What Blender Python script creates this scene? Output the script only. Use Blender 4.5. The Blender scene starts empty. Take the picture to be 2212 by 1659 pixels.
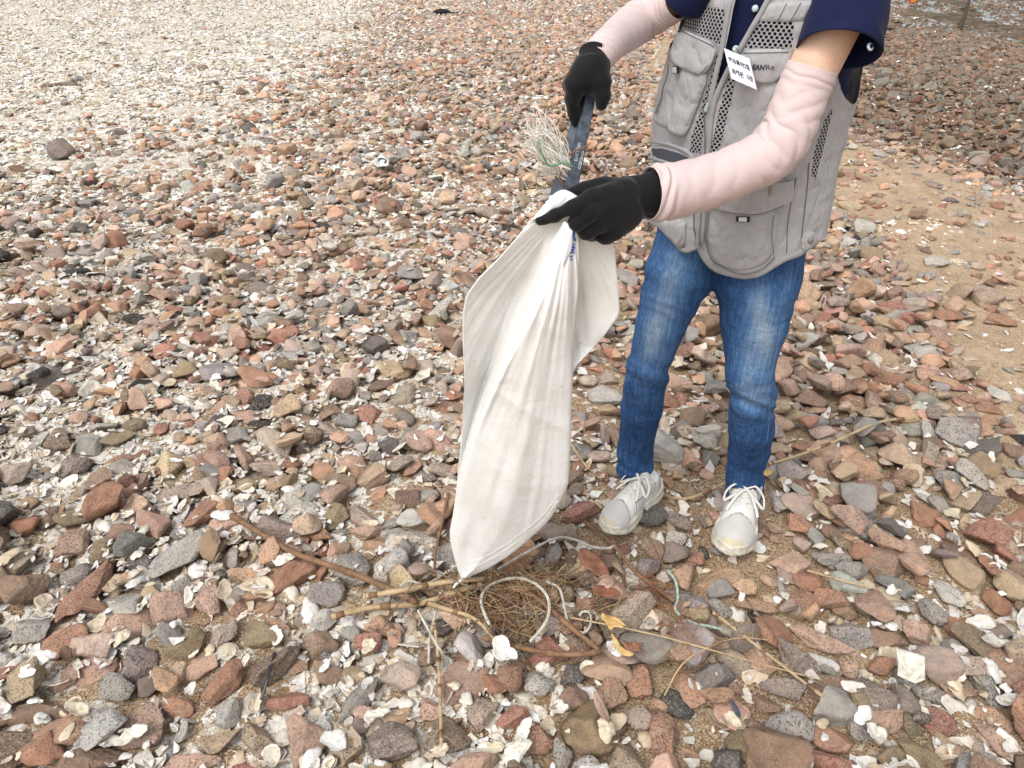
import bpy, bmesh, math, random
import numpy as np
from mathutils import Vector, Matrix, Euler
from mathutils.geometry import delaunay_2d_cdt

random.seed(7)
rng = np.random.default_rng(11)
scene = bpy.context.scene
COL = scene.collection

# ------------------------------------------------------------------ camera, sky, sun, exposure
PITCH = math.radians(34.6)
CAM_H = 1.45
FPX, CX, CY = 1536.0, 1106.0, 829.5          # focal length and centre in units of a 2212 x 1659 frame
cam_data = bpy.data.cameras.new('camera')
cam_data.sensor_width = 36.0
cam_data.lens = 36.0 * FPX / 2212.0
cam_data.clip_start = 0.02
cam_data.clip_end = 2000.0
cam = bpy.data.objects.new('camera', cam_data)
cam.location = (0, 0, CAM_H)
cam.rotation_euler = (math.pi / 2 - PITCH, 0, 0)
COL.objects.link(cam)
scene.camera = cam

SUN_EL, SUN_AZ = math.radians(56), math.radians(-142)      # azimuth from +Y towards +X
world = bpy.data.worlds.new('World')
scene.world = world
world.use_nodes = True
wn = world.node_tree
wn.nodes.clear()
w_out = wn.nodes.new('ShaderNodeOutputWorld')
w_bg = wn.nodes.new('ShaderNodeBackground')
w_sky = wn.nodes.new('ShaderNodeTexSky')
w_sky.sky_type = 'NISHITA'
w_sky.sun_disc = False
w_sky.sun_elevation = SUN_EL
w_sky.sun_rotation = SUN_AZ
w_sky.air_density = 1.0
w_sky.dust_density = 4.0
w_hs = wn.nodes.new('ShaderNodeHueSaturation')            # an overcast sky: nearly colourless
w_hs.inputs['Saturation'].default_value = 0.22
wn.links.new(w_sky.outputs[0], w_hs.inputs['Color'])
wn.links.new(w_hs.outputs[0], w_bg.inputs['Color'])
w_bg.inputs['Strength'].default_value = 0.15
wn.links.new(w_bg.outputs[0], w_out.inputs['Surface'])

sun_data = bpy.data.lights.new('sun', 'SUN')
sun_data.energy = 1.0
sun_data.angle = math.radians(28)
sun_data.color = (1.0, 0.965, 0.92)
sun = bpy.data.objects.new('sun', sun_data)
sd = Vector((math.sin(SUN_AZ) * math.cos(SUN_EL), math.cos(SUN_AZ) * math.cos(SUN_EL), math.sin(SUN_EL)))
sun.rotation_euler = sd.to_track_quat('Z', 'Y').to_euler()
COL.objects.link(sun)

vs = scene.view_settings
vs.view_transform = 'Standard'
vs.look = 'None'
vs.exposure = 0.5
vs.gamma = 1.0
scene.cycles.max_bounces = 5
scene.cycles.diffuse_bounces = 2
scene.cycles.glossy_bounces = 2
scene.cycles.transparent_max_bounces = 6

# ------------------------------------------------------------------ picking places in the world
cp, sp = math.cos(PITCH), math.sin(PITCH)
FWD, UPV, RGT = np.array([0, cp, -sp]), np.array([0, sp, cp]), np.array([1.0, 0, 0])
CAMP = np.array([0, 0, CAM_H])

def ray(px, py):
    px = np.asarray(px, float); py = np.asarray(py, float)
    a = ((px - CX) / FPX)[..., None]; b = ((py - CY) / FPX)[..., None]
    return FWD + a * RGT - b * UPV

def at(px, py, Y):                      # point on the sight line that stands Y metres away
    r = ray(px, py)
    return CAMP + r * (np.asarray(Y, float) / r[..., 1])[..., None]

def ppm(p):                             # size of one unit of the frame at a point, in metres
    return float(np.dot(np.asarray(p) - CAMP, FWD)) / FPX

def project(P):
    d = np.asarray(P, float) - CAMP
    w = np.maximum(d @ FWD, 1e-3)
    return CX + FPX * (d @ RGT) / w, CY - FPX * (d @ UPV) / w, w

# ------------------------------------------------------------------ numeric helpers
def hash3(i, j, k, seed=0):
    n = (i.astype(np.int64) * 374761393 + j.astype(np.int64) * 668265263 + k.astype(np.int64) * 2147483647 + seed * 974711) & 0x7fffffff
    n = (n ^ (n >> 13)) * 1274126177 & 0x7fffffff
    n = (n ^ (n >> 16)) * 2246822519 & 0x7fffffff
    return (n ^ (n >> 15)) / float(0x7fffffff)

def vnoise(P, scale=1.0, seed=0):       # smooth value noise in -1..1
    P = np.asarray(P, float) * scale
    i = np.floor(P).astype(np.int64); f = P - i
    f = f * f * (3 - 2 * f)
    r = 0
    for dx in (0, 1):
        for dy in (0, 1):
            for dz in (0, 1):
                w = (f[..., 0] if dx else 1 - f[..., 0]) * (f[..., 1] if dy else 1 - f[..., 1]) * (f[..., 2] if dz else 1 - f[..., 2])
                r = r + w * hash3(i[..., 0] + dx, i[..., 1] + dy, i[..., 2] + dz, seed)
    return r * 2 - 1

def fbm(P, scale=1.0, oct=3, seed=0):
    a, r, s = 1.0, 0, scale
    for o in range(oct):
        r = r + a * vnoise(P, s, seed + o * 17); a *= 0.5; s *= 2.03
    return r

def sstep(a, b, x):
    t = np.clip((np.asarray(x, float) - a) / (b - a), 0, 1)
    return t * t * (3 - 2 * t)

def poly_sd(P, poly):                   # signed distance of 2-D points to a polygon, negative inside
    P = np.asarray(P, float); poly = np.asarray(poly, float)
    d = np.full(P.shape[:-1], 1e18); ins = np.zeros(P.shape[:-1], bool)
    n = len(poly)
    for k in range(n):
        a, b = poly[k], poly[(k + 1) % n]
        e = b - a; w = P - a
        t = np.clip((w @ e) / max(e @ e, 1e-12), 0, 1)
        q = w - t[..., None] * e
        d = np.minimum(d, (q * q).sum(-1))
        c = (a[1] > P[..., 1]) != (b[1] > P[..., 1])
        xi = a[0] + (P[..., 1] - a[1]) * e[0] / (e[1] if abs(e[1]) > 1e-12 else 1e-12)
        ins ^= c & (P[..., 0] < xi)
    d = np.sqrt(d)
    return np.where(ins, -d, d)

def smooth_curve(pts, n):               # Catmull-Rom through the points
    P = np.asarray(pts, float)
    if len(P) == 2:
        t = np.linspace(0, 1, n)[:, None]
        return P[0] * (1 - t) + P[1] * t
    E = np.vstack([2 * P[0] - P[1], P, 2 * P[-1] - P[-2]])
    u = np.linspace(0, len(P) - 1 - 1e-9, n); i = u.astype(int); t = (u - i)[:, None]
    a, b, c, d = E[i], E[i + 1], E[i + 2], E[i + 3]
    return 0.5 * (2 * b + (c - a) * t + (2 * a - 5 * b + 4 * c - d) * t ** 2 + (3 * b - a - 3 * c + d) * t ** 3)

# ------------------------------------------------------------------ objects
def tag(o, label=None, cat=None, group=None, kind=None):
    if label: o['label'] = label
    if cat: o['category'] = cat
    if group: o['group'] = group
    if kind: o['kind'] = kind
    return o

def mesh_from(name, V, F, smooth=True):
    me = bpy.data.meshes.new(name)
    V = np.asarray(V, np.float32)
    if isinstance(F, np.ndarray):
        k = F.shape[1]
        me.vertices.add(len(V)); me.vertices.foreach_set('co', V.ravel())
        me.loops.add(F.size); me.loops.foreach_set('vertex_index', F.astype(np.int32).ravel())
        me.polygons.add(len(F))
        me.polygons.foreach_set('loop_start', np.arange(0, F.size, k, dtype=np.int32))
        me.update(calc_edges=True); me.validate()
    else:
        me.from_pydata([tuple(map(float, v)) for v in V], [], F); me.update()
    if smooth:
        me.polygons.foreach_set('use_smooth', np.ones(len(me.polygons), bool))
    return me

def obj(name, me, mat=None, parent=None):
    o = bpy.data.objects.new(name, me)
    if mat is not None and me is not None and not me.materials:
        me.materials.append(mat)
    COL.objects.link(o)
    if parent is not None: o.parent = parent
    return o

def empty(name, loc=(0, 0, 0)):
    o = bpy.data.objects.new(name, None)
    o.empty_display_size = 0.05
    o.location = loc
    COL.objects.link(o)
    return o

FINE = {'rootlets', 'strands', 'fibres', 'yarns', 'loose_threads', 'frayed_end', 'print', 'lettering'}      # too small to pick apart
def part(name, V, F, mat, root, smooth=True):      # a mesh in world coordinates under a root that may be moved
    me = mesh_from(name, V, F, smooth)
    o = obj(name, me, mat, root)
    if name in FINE: o['kind'] = 'stuff'
    r, off = root, Vector((0, 0, 0))
    while r is not None:
        off += Vector(r.location); r = r.parent
    me.transform(Matrix.Translation(-off))
    return o

class MB:                                # collects pieces of ONE mesh
    def __init__(s): s.V = []; s.F = []; s.n = 0
    def add(s, V, F):
        V = np.asarray(V, float)
        s.V.append(V); s.F += [tuple(int(i) + s.n for i in f) for f in F]; s.n += len(V)
        return s
    def get(s): return np.vstack(s.V), s.F

def frames(C, up=None):
    C = np.asarray(C, float); n = len(C)
    T = np.gradient(C, axis=0); T /= np.linalg.norm(T, axis=1)[:, None] + 1e-12
    if up is None:
        up = np.array([0, 0, 1.0]) if abs(T[0][2]) < 0.9 else np.array([1.0, 0, 0])
    A = np.zeros_like(C); B = np.zeros_like(C)
    u = np.asarray(up, float)
    for i in range(n):
        u = u - T[i] * (u @ T[i]); u = u / (np.linalg.norm(u) + 1e-12)
        A[i] = u; B[i] = np.cross(T[i], u)
    return T, A, B

def tube(C, R, seg=8, caps=True, up=None, R2=None, twist=0.0, fn=None):
    """loft: centre line C, radii R (along A) and R2 (along B); fn(i01, theta) -> radius factor"""
    C = np.asarray(C, float); n = len(C)
    R = np.full(n, R) if np.isscalar(R) else np.asarray(R, float)
    R2 = R if R2 is None else (np.full(n, R2) if np.isscalar(R2) else np.asarray(R2, float))
    T, A, B = frames(C, up)
    th = np.linspace(0, 2 * np.pi, seg, endpoint=False)
    S = np.linspace(0, 1, n)[:, None]
    TH = th[None, :] + twist * S
    k = np.ones((n, seg)) if fn is None else fn(S + 0 * TH, TH)
    V = C[:, None, :] + (R[:, None] * k * np.cos(TH))[..., None] * A[:, None, :] + (R2[:, None] * k * np.sin(TH))[..., None] * B[:, None, :]
    V = V.reshape(-1, 3)
    F = []
    for i in range(n - 1):
        for j in range(seg):
            a = i * seg + j; b = i * seg + (j + 1) % seg
            F.append((a, b, b + seg, a + seg))
    if caps:
        F.append(tuple(range(seg - 1, -1, -1))); F.append(tuple((n - 1) * seg + j for j in range(seg)))
    return V, F

def surfnet(fn, lo, hi, h):              # surface nets: the zero level of a distance field as a quad mesh
    lo = np.asarray(lo, float); hi = np.asarray(hi, float)
    nn = np.ceil((hi - lo) / h).astype(int) + 1
    ax = [lo[k] + h * np.arange(nn[k]) for k in range(3)]
    P = np.stack(np.meshgrid(*ax, indexing='ij'), -1)
    D = fn(P.reshape(-1, 3)).reshape(P.shape[:3])
    s = D < 0
    c = np.zeros(tuple(nn - 1), int)
    for dx in (0, 1):
        for dy in (0, 1):
            for dz in (0, 1):
                c += s[dx:nn[0] - 1 + dx, dy:nn[1] - 1 + dy, dz:nn[2] - 1 + dz]
    act = (c > 0) & (c < 8)
    idx = -np.ones(act.shape, int); idx[act] = np.arange(act.sum())
    I = np.argwhere(act); acc = np.zeros((len(I), 3)); cnt = np.zeros(len(I))
    cor = [(a, b, d) for a in (0, 1) for b in (0, 1) for d in (0, 1)]
    for p in cor:
        for k in range(3):
            if p[k]: continue
            q = list(p); q[k] = 1
            d0 = D[I[:, 0] + p[0], I[:, 1] + p[1], I[:, 2] + p[2]]; d1 = D[I[:, 0] + q[0], I[:, 1] + q[1], I[:, 2] + q[2]]
            m = (d0 < 0) != (d1 < 0)
            t = np.where(m, d0 / np.where(m, d0 - d1, 1), 0)
            pt = np.array(p, float)[None, :] + np.eye(3)[k][None, :] * t[:, None]
            acc += pt * m[:, None]; cnt += m
    V = lo + h * (I + acc / cnt[:, None])
    Q = []
    for k in range(3):
        a, b = (k + 1) % 3, (k + 2) % 3
        sl0 = [slice(None)] * 3; sl1 = [slice(None)] * 3
        sl0[k] = slice(0, nn[k] - 1); sl1[k] = slice(1, nn[k])
        m = s[tuple(sl0)] != s[tuple(sl1)]
        E = np.argwhere(m)
        E = E[(E[:, a] > 0) & (E[:, b] > 0) & (E[:, a] < nn[a] - 1) & (E[:, b] < nn[b] - 1)]
        ea = np.eye(3, dtype=int)[a]; eb = np.eye(3, dtype=int)[b]
        def g(x): return idx[x[:, 0], x[:, 1], x[:, 2]]
        q = np.stack([g(E - ea - eb), g(E - eb), g(E), g(E - ea)], 1)
        ins = s[E[:, 0], E[:, 1], E[:, 2]]
        q[~ins] = q[~ins][:, ::-1]
        Q.append(q)
    return V, np.vstack(Q)

def ico(sub):
    bm = bmesh.new(); bmesh.ops.create_icosphere(bm, subdivisions=sub, radius=1)
    V = np.array([v.co[:] for v in bm.verts]); F = np.array([[v.index for v in f.verts] for f in bm.faces]); bm.free()
    return V, F

def capsule(P, a, b, ra, rb):
    a = np.asarray(a, float); b = np.asarray(b, float)
    e = b - a; w = P - a
    t = np.clip((w @ e) / max(e @ e, 1e-12), 0, 1)
    return np.linalg.norm(w - t[:, None] * e, axis=1) - (ra + (rb - ra) * t)

def smin(a, b, k):
    h = np.clip(0.5 + 0.5 * (b - a) / k, 0, 1)
    return b * (1 - h) + a * h - k * h * (1 - h)

def chain(P, pts, rad, k=0.006):
    d = None
    for i in range(len(pts) - 1):
        c = capsule(P, pts[i], pts[i + 1], rad[i], rad[i + 1])
        d = c if d is None else smin(d, c, k)
    return d

def ellip(P, c, r, R=None):
    q = P - np.asarray(c, float)
    if R is not None: q = q @ np.asarray(R, float)
    r = np.asarray(r, float)
    k0 = np.linalg.norm(q / r, axis=1); k1 = np.linalg.norm(q / (r * r), axis=1) + 1e-9
    return k0 * (k0 - 1) / k1

# ------------------------------------------------------------------ materials
def lin(r, g, b):                        # 0-255 display colour -> linear
    f = lambda c: (c / 255) / 12.92 if c / 255 <= 0.04045 else (((c / 255) + 0.055) / 1.055) ** 2.4
    return (f(r), f(g), f(b))

class Mat:
    def __init__(s, name, color=(0.5, 0.5, 0.5), rough=0.8, spec=0.3, metal=0.0):
        s.m = bpy.data.materials.new(name); s.m.use_nodes = True
        s.t = s.m.node_tree; s.t.nodes.clear()
        s.out = s.n('ShaderNodeOutputMaterial'); s.b = s.n('ShaderNodeBsdfPrincipled')
        s.l(s.b.outputs[0], s.out.inputs['Surface'])
        s.b.inputs['Base Color'].default_value = (*color, 1)
        s.b.inputs['Roughness'].default_value = rough
        s.b.inputs['Specular IOR Level'].default_value = spec
        s.b.inputs['Metallic'].default_value = metal
    def n(s, t, **kw):
        x = s.t.nodes.new(t)
        for k, v in kw.items(): setattr(x, k, v)
        return x
    def l(s, a, b): s.t.links.new(a, b)
    def pos(s): return s.n('ShaderNodeNewGeometry').outputs['Position']
    def coord(s, which): return s.n('ShaderNodeTexCoord').outputs[which]
    def mapped(s, src, scale=(1, 1, 1), rot=(0, 0, 0)):
        m = s.n('ShaderNodeMapping'); s.l(src, m.inputs['Vector'])
        m.inputs['Scale'].default_value = scale; m.inputs['Rotation'].default_value = rot
        return m.outputs[0]
    def noise(s, vec, scale, detail=3, rough=0.55, out='Fac'):
        x = s.n('ShaderNodeTexNoise'); s.l(vec, x.inputs['Vector'])
        x.inputs['Scale'].default_value = scale; x.inputs['Detail'].default_value = detail; x.inputs['Roughness'].default_value = rough
        return x.outputs[out]
    def voro(s, vec, scale, out='Distance', feature='F1', rnd=1.0):
        x = s.n('ShaderNodeTexVoronoi', feature=feature); s.l(vec, x.inputs['Vector'])
        x.inputs['Scale'].default_value = scale; x.inputs['Randomness'].default_value = rnd
        return x.outputs[out]
    def ramp(s, fac, stops):
        x = s.n('ShaderNodeValToRGB'); s.l(fac, x.inputs['Fac'])
        e = x.color_ramp.elements
        while len(e) < len(stops): e.new(0.5)
        for q, (p, c) in zip(e, stops):
            q.position = p; q.color = (*c, 1) if len(c) == 3 else c
        return x.outputs['Color']
    def mix(s, fac, a, b, mode='MIX'):
        x = s.n('ShaderNodeMix', data_type='RGBA', blend_type=mode)
        for v, k in ((fac, 0), (a, 6), (b, 7)):
            if hasattr(v, 'is_linked') or hasattr(v, 'links'): s.l(v, x.inputs[k])
            elif k == 0: x.inputs[0].default_value = v
            else: x.inputs[k].default_value = (*v, 1)
        return x.outputs[2]
    def math(s, op, a, b=0.0, c=None):
        x = s.n('ShaderNodeMath', operation=op)
        for i, v in enumerate((a, b) if c is None else (a, b, c)):
            if hasattr(v, 'links'): s.l(v, x.inputs[i])
            else: x.inputs[i].default_value = v
        return x.outputs[0]
    def attr(s, name, kind='GEOMETRY', out='Color'):
        x = s.n('ShaderNodeAttribute', attribute_type=kind, attribute_name=name)
        return x.outputs[out]
    def color(s, c): s.l(c, s.b.inputs['Base Color']); return s
    def rough(s, c): s.l(c, s.b.inputs['Roughness']); return s
    def bump(s, h, strength=0.5, dist=0.002):
        x = s.n('ShaderNodeBump'); s.l(h, x.inputs['Height'])
        x.inputs['Strength'].default_value = strength; x.inputs['Distance'].default_value = dist
        prev = s.b.inputs['Normal']
        if prev.is_linked: s.l(prev.links[0].from_socket, x.inputs['Normal'])
        s.l(x.outputs[0], s.b.inputs['Normal']); return s
# ================================================================== the beach
WSEA = np.array([0.86, 0.51])            # the way the beach falls to the sea
def ground_z(x, y):                      # mean level of the stones
    x = np.asarray(x, float); y = np.asarray(y, float)
    s = WSEA[0] * x + WSEA[1] * y
    z = -0.030 * np.maximum(s - 1.6, 0) + 0.004 * np.minimum(s - 1.6, 0) * 0
    P = np.stack([x, y, 0 * x], -1)
    return z + 0.022 * vnoise(P, 0.55, 3) * sstep(0.8, 4, np.hypot(x - 0.3, y - 1.2)) + 0.006 * vnoise(P, 2.3, 5)

def gnd(px, py, dz=0.0):                 # the place on the beach that a sight line meets
    r = ray(px, py)
    t = -(CAM_H - dz) / np.minimum(r[..., 2], -0.012)
    for _ in range(14):
        p = CAMP + r * t[..., None]
        z = ground_z(p[..., 0], p[..., 1]) + dz
        t = t + 0.7 * (-(CAM_H - z) / np.minimum(r[..., 2], -0.012) - t)
    return CAMP + r * t[..., None]

def gpoly(pts):
    pts = np.array(pts, float)
    return gnd(pts[:, 0], pts[:, 1])[:, :2]

SHELL_POLY = gpoly([(-1500, 380), (-200, 330), (0, 300), (250, 265), (430, 215), (560, 160), (650, 95), (740, 20), (770, -20), (790, -70), (-1500, -70)])
SAND_POLY = gpoly([(1340, 140), (1400, 80), (1490, 45), (1600, 130), (1800, 272), (1900, 296), (2010, 325), (2212, 395), (2500, 470), (3000, 560),
                   (3000, 1500), (2500, 1240), (2240, 1110), (2070, 1005), (1965, 880), (1900, 755), (1840, 640), (1760, 500), (1600, 400), (1440, 250), (1350, 210)])
BACK_POLY = gpoly([(1640, 95), (1800, 272), (1900, 296), (2010, 325), (2212, 395), (2500, 470), (3500, 600), (3500, -30), (1900, -40), (1700, -30)])
FLAT_POLY = gpoly([(1880, 75), (1950, 68), (2050, 72), (2130, 92), (2212, 104), (2600, 150), (3600, 260), (3600, -90), (1960, -120), (1890, -20)])

def zones(x, y):
    P = np.stack([x, y], -1); Q = np.stack([x, y, 0 * x], -1)
    nz = fbm(Q, 0.9, 3, 21); n2 = fbm(Q, 2.6, 2, 31)
    ds = poly_sd(P, SHELL_POLY) + 0.25 * nz
    shell = 1 - sstep(-0.15, 4.6, ds)
    shell = np.maximum(shell, 0.36 * (1 - sstep(-0.6, 0.4, x - 0.12 * y)) + 0.10 * n2)
    wid = 4.4 - 2.6 * sstep(5.0, 8.5, y)
    stone = sstep(-0.16, 1.0, (ds + 0.30 * n2) / wid) ** 1.1
    stone = 0.012 + 0.99 * stone
    dd = poly_sd(P, SAND_POLY) + 0.16 * nz + 0.10 * n2
    sand = 1 - sstep(-0.30, 0.10, dd)
    stone = stone * (1 - sand * (0.42 + 0.44 * sstep(0.0, 0.35, -dd)))
    left = 1 - sstep(-0.4, 0.9, x - 0.10 * y)
    stone = stone * (1 - (0.10 + 0.42 * left) * sstep(-0.35, 0.45, n2) * (0.4 + 0.6 * sstep(1.0, 1.8, y)))
    back = 1 - sstep(-0.15, 0.15, poly_sd(P, BACK_POLY))
    flat = 1 - sstep(-0.7, 0.35, poly_sd(P, FLAT_POLY) + 0.3 * n2)
    return shell, np.clip(stone, 0, 1), sand, back, flat

# --- materials of the ground and the stones
def stone_material():
    m = Mat('granite', rough=0.88, spec=0.22)
    p = m.pos()
    col = m.attr('stone_color', 'INSTANCER')
    spk = m.attr('stone_speck', 'INSTANCER', 'Fac')
    patch = m.ramp(m.noise(p, 26, 3, 0.6), [(0.30, (0.74, 0.74, 0.74)), (0.5, (1.0, 1.0, 1.0)), (0.72, (1.22, 1.15, 1.08))])
    base = m.mix(1.0, col, patch, 'MULTIPLY')
    grain = m.n('ShaderNodeSeparateColor'); m.l(m.voro(p, 310, 'Color'), grain.inputs[0])
    g2 = m.n('ShaderNodeSeparateColor'); m.l(m.voro(p, 560, 'Color'), g2.inputs[0])
    dark = m.math('MULTIPLY', m.math('GREATER_THAN', grain.outputs[0], 0.86), spk)
    light = m.math('MULTIPLY', m.math('GREATER_THAN', grain.outputs[1], 0.72), m.math('MULTIPLY', spk, 0.55))
    dk2 = m.math('MULTIPLY', m.math('GREATER_THAN', g2.outputs[2], 0.84), m.math('MULTIPLY', spk, 0.45))
    c = m.mix(light, base, (0.52, 0.46, 0.39))
    c = m.mix(dk2, c, (0.12, 0.105, 0.095))
    c = m.mix(m.math('MULTIPLY', dark, 0.75), c, (0.055, 0.052, 0.052))
    m.color(c)
    m.bump(m.noise(p, 130, 5, 0.75), 1.0, 0.008)
    return m.m

def shell_material():
    m = Mat('shell', rough=0.55, spec=0.4)
    p = m.pos()
    col = m.attr('stone_color', 'INSTANCER')
    v = m.ramp(m.noise(p, 110, 4, 0.6), [(0.3, (0.80, 0.74, 0.64)), (0.55, (1, 1, 1)), (0.8, (1.04, 1.04, 1.04))])
    m.color(m.mix(1.0, col, v, 'MULTIPLY'))
    m.bump(m.noise(m.mapped(p, (1, 1, 2.5)), 160, 3), 0.5, 0.002)
    return m.m

def beach_material():
    m = Mat('beach_ground', rough=0.95, spec=0.15)
    p = m.pos()
    z = m.n('ShaderNodeSeparateColor'); m.l(m.attr('zone'), z.inputs[0])       # r shell, g sand, b wet
    # grit of sand with broken shell
    g = m.n('ShaderNodeSeparateColor'); m.l(m.voro(p, 310, 'Color'), g.inputs[0])
    sand = m.ramp(m.noise(p, 7, 5, 0.65), [(0.3, lin(162, 139, 114)), (0.55, lin(186, 162, 134)), (0.75, lin(198, 175, 148))])
    sand = m.mix(1.0, sand, m.ramp(m.noise(p, 600, 2, 0.7), [(0.25, (0.72, 0.7, 0.68)), (0.75, (1.22, 1.2, 1.18))]), 'MULTIPLY')
    sand = m.mix(m.math('GREATER_THAN', g.outputs[0], 0.93), sand, lin(208, 200, 184))
    sand = m.mix(m.math('GREATER_THAN', g.outputs[1], 0.95), sand, lin(90, 70, 56))
    # shell hash
    s1 = m.n('ShaderNodeSeparateColor'); m.l(m.voro(m.mapped(p, (1, 1, 1)), 85, 'Color'), s1.inputs[0])
    hash_ = m.ramp(s1.outputs[0], [(0.0, lin(140, 125, 106)), (0.12, lin(190, 178, 158)), (0.5, lin(220, 213, 200)), (1.0, lin(238, 236, 231))])
    gap = m.ramp(m.voro(p, 85, 'Distance', 'DISTANCE_TO_EDGE'), [(0.0, (0.66, 0.61, 0.55)), (0.12, (1, 1, 1))])
    hash_ = m.mix(1.0, hash_, gap, 'MULTIPLY')
    brown = m.mix(m.math('GREATER_THAN', g.outputs[0], 0.72), m.mix(1.0, sand, (0.70, 0.64, 0.57), 'MULTIPLY'), lin(186, 172, 150))
    base = m.mix(z.outputs[1], brown, sand)
    sh = m.math('GREATER_THAN', m.math('ADD', z.outputs[0], m.math('MULTIPLY', m.math('SUBTRACT', m.noise(p, 22, 4, 0.65), 0.5), 1.5)), 0.40)
    base = m.mix(sh, base, hash_)
    wet = m.ramp(m.noise(p, 5, 5, 0.7), [(0.35, lin(70, 62, 52)), (0.6, lin(112, 100, 84))])
    base = m.mix(z.outputs[2], base, wet)
    m.color(base)
    h = m.math('ADD', m.math('MULTIPLY', s1.outputs[1], sh), m.noise(p, 300, 3))
    m.bump(h, 0.8, 0.006)
    return m.m

MAT_STONE, MAT_SHELL, MAT_BEACH = stone_material(), shell_material(), beach_material()

# --- the sheet of ground, fine near the camera, out to the horizon
def axis_steps(lo, hi, step, far, growth=1.25):
    a = list(np.arange(lo, hi + 1e-6, step)); d = step; x = a[-1]
    while x < far: d *= growth; x += d; a.append(x)
    d = step; x = a[0]
    while x > -far: d *= growth; x -= d; a.insert(0, x)
    return np.array(a)
gx = axis_steps(-9, 10, 0.07, 400); gy = axis_steps(-1.0, 17, 0.07, 400)
GX, GY = np.meshgrid(gx, gy, indexing='ij')
sh_, st_, sa_, ba_, fl_ = zones(GX.ravel(), GY.ravel())
GP = np.stack([GX.ravel(), GY.ravel()], -1)
SINK = 0.034
gz = ground_z(GP[:, 0], GP[:, 1]) - SINK * (1 - np.maximum(sa_ * 0.80, sh_ * (1 - st_) * 0.9)) * (1 - fl_)
gz += 0.010 * fbm(np.c_[GP, 0 * sh_], 3.0, 2, 8) * (1 - fl_) * (1 - sa_ * 0.5)
WATER_Z = float(np.mean(gnd(np.array([1960., 2050., 2180.]), np.array([40., 45., 70.]))[:, 2])) - 0.012
gz = gz * (1 - fl_) + fl_ * (WATER_Z - 0.004 + 0.030 * fbm(np.c_[GP[:, 0], GP[:, 1] * 0.7, 0 * sh_], 1.9, 4, 44))
gz = np.where(np.abs(GP[:, 0]) + np.abs(GP[:, 1]) > 60, np.minimum(gz, WATER_Z - 0.2), gz)
nx, ny = len(gx), len(gy)
ii = np.arange(nx * ny).reshape(nx, ny)
GF = np.stack([ii[:-1, :-1], ii[1:, :-1], ii[1:, 1:], ii[:-1, 1:]], -1).reshape(-1, 4)
bme = mesh_from('beach', np.c_[GP, gz], GF)
za = bme.color_attributes.new('zone', 'FLOAT_COLOR', 'POINT')
za.data.foreach_set('color', np.c_[sh_, sa_, fl_, np.ones_like(sh_)].astype(np.float32).ravel())
beach = tag(obj('beach', bme, MAT_BEACH), kind='structure')

wm = Mat('tidal_water', (0.20, 0.21, 0.21), 0.06, 0.6)
wm.bump(wm.noise(wm.pos(), 9, 3), 0.12, 0.01)
wv = np.array([(2.0, 5.0, WATER_Z), (400, 5.0, WATER_Z), (400, 400, WATER_Z), (2.0, 400, WATER_Z)])
tag(obj('tidal_water', mesh_from('tidal_water', wv, [(0, 1, 2, 3)]), wm.m), kind='structure')

# --- stone and shell shapes
ICO4, ICO3 = ico(5), ico(4)

def stone_shape(seed, ico_, fine=True):
    r = np.random.default_rng(seed)
    D, F = ico_
    npl = r.integers(7, 13)
    N = r.normal(size=(npl, 3)); N /= np.linalg.norm(N, axis=1)[:, None]
    H = r.uniform(0.56, 1.0, npl)
    p = r.uniform(10, 36)
    q = np.maximum(D @ N.T / H, 0) ** p
    rad = 1.0 / np.maximum(q.sum(1), 1e-9) ** (1 / p)
    rad = np.minimum(rad, 1.35)
    V = D * rad[:, None]
    V *= 1 + 0.08 * vnoise(V, 2.2, seed)[:, None]
    if fine: V *= 1 + (0.030 * vnoise(V, 6.0, seed + 1) + 0.016 * vnoise(V, 14.0, seed + 2))[:, None]
    V -= (V.max(0) + V.min(0)) / 2
    V /= (V.max(0) - V.min(0)) / 2
    return V, F

def shell_shape(seed, rings=5, seg=14):
    r = np.random.default_rng(seed)
    th = np.linspace(0, 2 * np.pi, seg, endpoint=False)
    out = 1 + 0.18 * np.cos(th * 2 + r.uniform(0, 6)) + 0.13 * np.cos(th * 3 + r.uniform(0, 6)) + r.normal(0, 0.07, seg)
    cup = r.uniform(0.25, 0.6); off = r.uniform(-0.35, 0.35, 2)
    V = [(0, 0, 0)]
    for k in range(1, rings + 1):
        f = k / rings
        R = out * f
        z = cup * f ** 2 + 0.05 * np.cos(f * 14 + r.uniform(0, 1)) + r.normal(0, 0.035 * f, seg) + 0.12 * f * np.cos(th * 5 + seed)
        V += list(zip(R * np.cos(th) * 1.25 + off[0] * f * f, R * np.sin(th) + off[1] * f * f, z))
    V = np.array(V)
    T = V.copy(); T[:, 2] -= 0.10 * (1 - 0.6 * np.r_[0, np.repeat(np.arange(1, rings + 1) / rings, seg)] ** 2)
    F = []
    n = len(V)
    for j in range(seg):
        a, b = 1 + j, 1 + (j + 1) % seg
        F.append((0, a, b)); F.append((n, n + b, n + a))
        for k in range(rings - 1):
            a0, b0 = 1 + k * seg + j, 1 + k * seg + (j + 1) % seg
            F.append((a0, a0 + seg, b0 + seg, b0)); F.append((n + a0, n + b0, n + b0 + seg, n + a0 + seg))
        a0, b0 = 1 + (rings - 1) * seg + j, 1 + (rings - 1) * seg + (j + 1) % seg
        F.append((a0, n + a0, n + b0, b0))
    W = np.vstack([V, T]); W[:, 2] -= W[:, 2].mean()
    return W, F

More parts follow.
